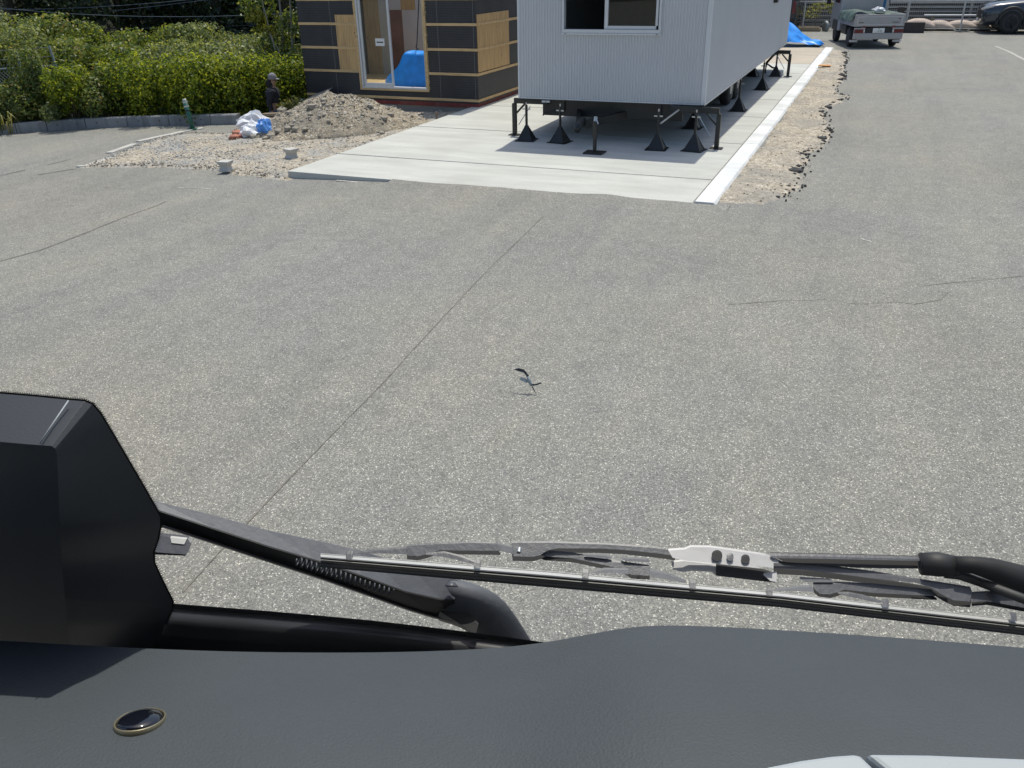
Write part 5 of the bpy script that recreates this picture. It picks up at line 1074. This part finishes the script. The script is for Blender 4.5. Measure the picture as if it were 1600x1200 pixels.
# cowl below the glass
cy = [(-300, 893), (0, 918), (270, 944), (400, 954), (560, 968), (700, 984), (840, 1003), (1000, 1026), (1300, 1070), (1700, 1130)]
xs_c = [-300, -100, 100, 270, 340, 420, 500, 580, 660, 740, 820, 900, 1100, 1400, 1700]
def crow(dy, off): return [L(x, lin(x, cy)+dy, off) for x in xs_c]
MB().loft([crow(-1, .004), crow(3.5, .009), crow(6, .004)]).build('windscreen_seal', 'rubber', tk, 0, True)
MB().loft([crow(5, .016), crow(7, .0165), crow(15, .012), crow(26, .004), crow(42, -.001), crow(90, -.012), crow(160, -.05)]).build('cowl', 'cowl', tk, 0, True, 1)

# ---- wipers
def z6(x, y): return (230+x/2.5806, 760+y/2.5806)
def z7(x, y): return (780+x/3.636, 820+y/3.636)
def z8(x, y): return (1180+x/3.81, 820+y/3.81)
up_ln = [(380, 857), (503, 865), (850, 892), (1220, 926), (1600, 970), (1900, 1006)]; lo_ln = [(380, 876), (499, 886), (850, 917), (1220, 949), (1600, 993), (1900, 1030)]
ob = empty('wiper_blade'); ob.parent = tk
xb = [501]+list(range(540, 1901, 40))
def brow(t, off): return [L(x, lin(x, up_ln)*(1-t)+lin(x, lo_ln)*t, off) for x in xb]
MB().loft([brow(.0, .015), brow(.06, .0146), brow(.27, .0098)]).build('spine', 'steelstrip', ob, 0, False, 0, .0008)
MB().loft([brow(.27, .0094), brow(.33, .006), brow(.4, .0062)]).build('rubber_groove', 'rubber', ob, 0, False, 0, .0006)
MB().loft([brow(.4, .0098), brow(.52, .0074)]).build('spine', 'steelstrip', ob, 0, False, 0, .0008)
MB().loft([brow(.52, .007), brow(.6, .004), brow(.68, .0055), brow(.74, .0035), brow(1.0, .0012)]).build('rubber_lip', 'rubber', ob, 0, True, 0, .0008)
k5 = .0006
def flat(pts, base, mat, name, par=ob, th_=.0022, tilt=k5, bev=.0006):
    yc = sum(p[1] for p in pts)/len(pts); xc = sum(p[0] for p in pts)/len(pts)
    P = [L(a, b, base+(yc+.1*(a-xc)-b)*tilt) for a, b in pts]
    return MB().prism(P, GN*th_).build(name, mat, par, bev)
def dark_under(pts, base, drop, name='yoke_shade', par=ob, inset=2):     # dark copy set below a yoke, standing in for the shade under it
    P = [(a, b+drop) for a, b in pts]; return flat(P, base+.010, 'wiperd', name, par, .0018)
main = [z7(*p) for p in ((70, 103), (320, 103), (600, 112), (860, 130), (1000, 148))]+[z7(*p) for p in ((1000, 178), (900, 163), (700, 142), (560, 135), (330, 135), (275, 145), (235, 172), (190, 183), (75, 180))]
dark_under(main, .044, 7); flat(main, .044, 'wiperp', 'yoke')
mid = [z7(*p) for p in ((960, 146), (1055, 140), (1088, 126), (1200, 128), (1480, 168), (1535, 183), (1590, 215))]+[z8(*p) for p in ((60, 180), (110, 206), (110, 258), (0, 245))]+[z7(*p) for p in ((1480, 247), (1300, 229), (1180, 215), (1050, 202), (985, 188))]
flat(mid, .046, 'brightm', 'yoke_saddle', bev=.0003)
flat([z7(*p) for p in ((978, 215), (1050, 206), (1205, 224), (1232, 236), (1232, 290), (1205, 268), (1100, 262), (1040, 268), (985, 255))], .042, 'brightm', 'clip_plate')
flat([z7(*p) for p in ((1232, 232), (1500, 262), (1570, 285), (1570, 330), (1232, 290))], .041, 'wiperd', 'clip_block')
flat([z7(*p) for p in ((1500, 283), (1575, 288), (1575, 328), (1545, 325), (1515, 305))], .040, 'brightm', 'clip_plate')
for x, y, r_, mt_ in ((1238, 180, 30, 'wiperd'), (1313, 188, 19, 'wiperp'), (1400, 200, 24, 'wiperd')):
    c_ = z7(x, y); flat([(c_[0]+r_/3.636*math.cos(t), c_[1]+r_/3.636*.85*math.sin(t)) for t in np.arange(14)*math.pi/7], .0445, mt_, 'rivet_hole', bev=0)
right = [z8(*p) for p in ((110, 206), (160, 228), (400, 246), (700, 286), (1000, 336), (1285, 380), (1292, 400), (1280, 458), (1180, 450), (1110, 415), (1050, 376), (960, 346), (700, 320), (480, 290), (280, 268), (110, 258))]
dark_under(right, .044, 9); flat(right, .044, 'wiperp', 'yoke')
for pts_, fn, nm, mt_ in ((((1045, 240), (1170, 233), (1300, 228), (1405, 230), (1425, 262), (1300, 260), (1180, 258), (1125, 275), (1090, 283), (1047, 279)), z6, 'yoke_arm', 'wiperp'),
    (((1405, 230), (1470, 246), (1478, 276), (1425, 262)), z6, 'yoke_arm', 'arm_lit'), (((810, 275), (930, 258), (1045, 250), (1045, 274), (930, 270)), z6, 'yoke_claw', 'wiperp'), (((1120, 275), (1200, 268), (1265, 284), (1335, 312), (1300, 312), (1210, 288)), z6, 'yoke_claw', 'wiperp'),
    (((235, 172), (290, 155), (400, 165), (600, 202), (780, 230), (855, 240), (855, 290), (750, 285), (720, 262), (600, 230), (420, 192), (260, 180)), z7, 'yoke_arm', 'wiperp'), (((690, 222), (855, 240), (855, 290), (750, 285), (720, 262)), z7, 'yoke_arm_glint', 'brightm'),  # bright end piece paints a glint onto the yoke arm
    (((520, 275), (600, 254), (735, 258), (738, 282), (600, 272)), z7, 'yoke_claw', 'arm_lit'), (((855, 262), (950, 280), (1065, 326), (1030, 327), (860, 295)), z7, 'yoke_claw', 'arm_lit'), (((480, 170), (600, 175), (645, 190), (600, 196), (490, 182)), z7, 'slot_edge', 'arm_lit'), (((690, 190), (840, 198), (858, 215), (720, 210)), z7, 'slot_edge', 'arm_lit'),  # paler claws carry glints in their colour
    (((345, 348), (500, 350), (700, 360), (1050, 396), (1085, 426), (700, 406), (530, 386), (490, 402), (440, 416), (385, 412), (350, 382)), z8, 'yoke_arm', 'wiperp'), (((108, 393), (250, 373), (340, 368), (350, 400), (250, 396)), z8, 'yoke_claw', 'arm_lit'), (((490, 410), (560, 410), (640, 425), (765, 466), (720, 464), (560, 430)), z8, 'yoke_claw', 'wiperp'),
    (((262, 320), (440, 330), (470, 345), (300, 344)), z8, 'slot_edge', 'arm_lit'), (((50, 300), (130, 288), (128, 342), (90, 335)), z8, 'clip_plate', 'brightm'),
    (((1290, 410), (1390, 405), (1450, 415), (1800, 480), (2100, 540), (2100, 600), (1600, 495), (1380, 455), (1290, 462)), z8, 'yoke_arm', 'wiperp')):
    P = [fn(*p) for p in pts_]
    if nm == 'yoke_arm' and mt_ == 'wiperp': dark_under(P, .036, 6)
    flat(P, {'slot_edge': .04, 'yoke_claw': .026}.get(nm, .036), mt_, nm)
for x, y, fn in ((813, 284, z6), (1330, 320, z6), (490, 288, z7), (1100, 347, z7), (1536, 388, z7), (778, 478, z8), (1540, 560, z8)):
    c_ = fn(x, y); flat([(c_[0]-5, c_[1]-5), (c_[0]+5, c_[1]-4), (c_[0]+5, c_[1]+5), (c_[0]-5, c_[1]+4)], .012, 'wiperp', 'clip', th_=.004)
for x, y, fn in ((1080, 262, z6), (1500, 250, z6), (118, 137, z7), (795, 263, z7), (420, 387, z8), (1230, 408, z8)):
    c_ = fn(x, y); q = L(c_[0], c_[1], .0425 if fn is not z6 else .0345); P = [q+(Vector((math.cos(t), 0, 0))+GN.cross(Vector((1, 0, 0)))*math.sin(t))*.0019 for t in np.arange(12)*math.pi/6]
    MB().prism(P, GN*-.0045).build('rivet', 'zinc', ob)
# its arm, bushing and washer hose coming from the right
oa = empty('wiper_arm'); oa.parent = tk
ap = [z8(*p) for p in ((90, 184), (400, 190), (700, 198), (980, 205), (985, 262), (800, 262), (600, 258), (400, 240), (180, 224))]
flat([(a, b) for a, b in ap], .056, 'wiperd', 'arm_rod', oa, .004); flat([z8(*p) for p in ((90, 184), (400, 189), (700, 197), (980, 204), (980, 216), (700, 210), (400, 203), (110, 200))], .055, 'wiperp', 'arm_edge', oa, .003)
bu = [L(*z8(985, 232), .06), L(*z8(1090, 235), .06), L(*z8(1200, 245), .06)]; MB().tube(bu, [.0095, .0105, .0085], 14).build('bushing', 'blackpl', oa, 0, True)
MB().tube([bu[0]+Vector((-.001, 0, 0)), bu[0]+Vector((.004, 0, 0))], .0055, 12).build('bushing_bore', 'rubber', oa)
MB().tube([L(*z8(1190, 232), .058), L(*z8(1300, 240), .058), L(*z8(1400, 262), .058), L(*z8(1600, 330), .058), L(*z8(1900, 440), .058)], [.0065, .0075, .0095, .0125, .014], 12).build('arm_root', 'wiperd', oa, 0, True)
MB().tube([L(*z8(1130, 290), .055), L(*z8(1220, 300), .055), L(*z8(1350, 345), .055), L(*z8(1500, 405), .035), L(*z8(1700, 480), .03), L(*z8(1900, 560), .03)], .0042, 10).build('washer_hose', 'rubber', oa, 0, True)
# left wiper arm: flange coloured as sky-lit, channel coloured darker, coil spring, hinge knuckle
lw = empty('wiper_arm'); lw.parent = tk
topE = [z6(*p) for p in ((-80, 34), (40, 62), (270, 117), (480, 176), (700, 222), (860, 258), (1060, 322), (1220, 366), (1270, 384))]
lowE = [z6(*p) for p in ((-80, 65), (50, 100), (270, 172), (480, 240), (690, 302), (860, 360), (1040, 425), (1180, 456), (1240, 456))]
botE = [z6(*p) for p in ((-80, 118), (60, 160), (270, 228), (470, 295), (700, 370), (920, 448), (1060, 498), (1150, 525), (1235, 545))]
lo_off = [.052-.00062*max(0, q[1]-p[1]) for p, q in zip(topE, lowE)]
MB().loft([[L(a, b, .052) for a, b in topE], [L(a, b, o_) for (a, b), o_ in zip(lowE, lo_off)]]).build('flange', 'arm_lit', lw, .0006, False, 0, .0016)
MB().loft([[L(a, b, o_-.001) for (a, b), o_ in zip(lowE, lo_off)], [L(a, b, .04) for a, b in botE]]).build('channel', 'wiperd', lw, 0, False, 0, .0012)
MB().loft([[L(a, b-1.5, .0355) for a, b in botE], [L(a, b, .0355) for a, b in botE], [L(a, b+1.5, .04) for a, b in botE]]).build('channel_lip', 'wiperp', lw, 0, False, 0, .001)
sp0, sp1 = Vector(z6(600, 300)), Vector(z6(990, 428)); cs = []
q0, q1 = L(sp0.x, sp0.y, .024), L(sp1.x, sp1.y, .024); ax = (q1-q0).normalized(); e1 = ax.cross(GN).normalized(); e2 = ax.cross(e1)
for i in range(20*10): t = i/199; a = t*20*2*math.pi; cs.append(q0.lerp(q1, t)+(e1*math.cos(a)+e2*math.sin(a))*.0038)
MB().tube(cs, .00085, 6).build('spring', 'wiperp', lw, 0, True)
c_ = z6(1228, 392); q = L(c_[0], c_[1], .04); MB().lathe([(.0005, .002), (.003, .0016), (.0042, 0), (.0055, -.001), (.0065, -.003)], 'z', 18).build('pivot_pin', 'wiperp', lw, 0, True, loc=q).rotation_euler = (R(-40), 0, 0)
kn_t = [z6(*p) for p in ((1215, 362), (1282, 384), (1340, 398), (1420, 436), (1472, 500), (1515, 566), (1560, 640), (1620, 740))]
kn_m = [z6(*p) for p in ((1205, 425), (1276, 432), (1320, 440), (1375, 485), (1420, 545), (1455, 600), (1490, 660), (1540, 760))]
kn_b = [z6(*p) for p in ((1170, 528), (1240, 545), (1275, 560), (1308, 578), (1325, 600), (1345, 640), (1375, 690), (1420, 780))]
MB().loft([[L(a, b, .054) for a, b in kn_t], [L(a, b, .05) for a, b in [((p[0]*.8+r_[0]*.2), (p[1]*.8+r_[1]*.2)) for p, r_ in zip(kn_t, kn_m)]], [L(a, b, .036) for a, b in kn_m], [L(a, b, .03) for a, b in kn_b], [L(a-4, b+4, .045) for a, b in kn_b]]).build('hinge_knuckle', 'arm_lit', lw, 0, True, 1, .002)  # knuckle highlight put into its lighter colour
flat([z6(*p) for p in ((1180, 505), (1240, 490), (1300, 520), (1335, 560), (1325, 600), (1250, 548))], .026, 'wiperd', 'spring_hook', lw)
# end of the left wiper's blade peeping out beside the housing
be = empty('wiper_blade'); be.parent = tk
def z5(x, y): return (x/2.726, 580+y/2.726)
flat([z5(*p) for p in ((560, 690), (800, 715), (815, 735), (795, 782), (560, 765))], .016, 'wiperp', 'end_cap', be, .004); flat([z5(*p) for p in ((725, 708), (795, 716), (785, 738), (730, 732))], .0195, 'steelstrip', 'end_clip', be, .002); flat([z5(*p) for p in ((560, 762), (795, 780), (790, 787), (560, 778))], .012, 'rubber', 'rubber_lip', be, .002)
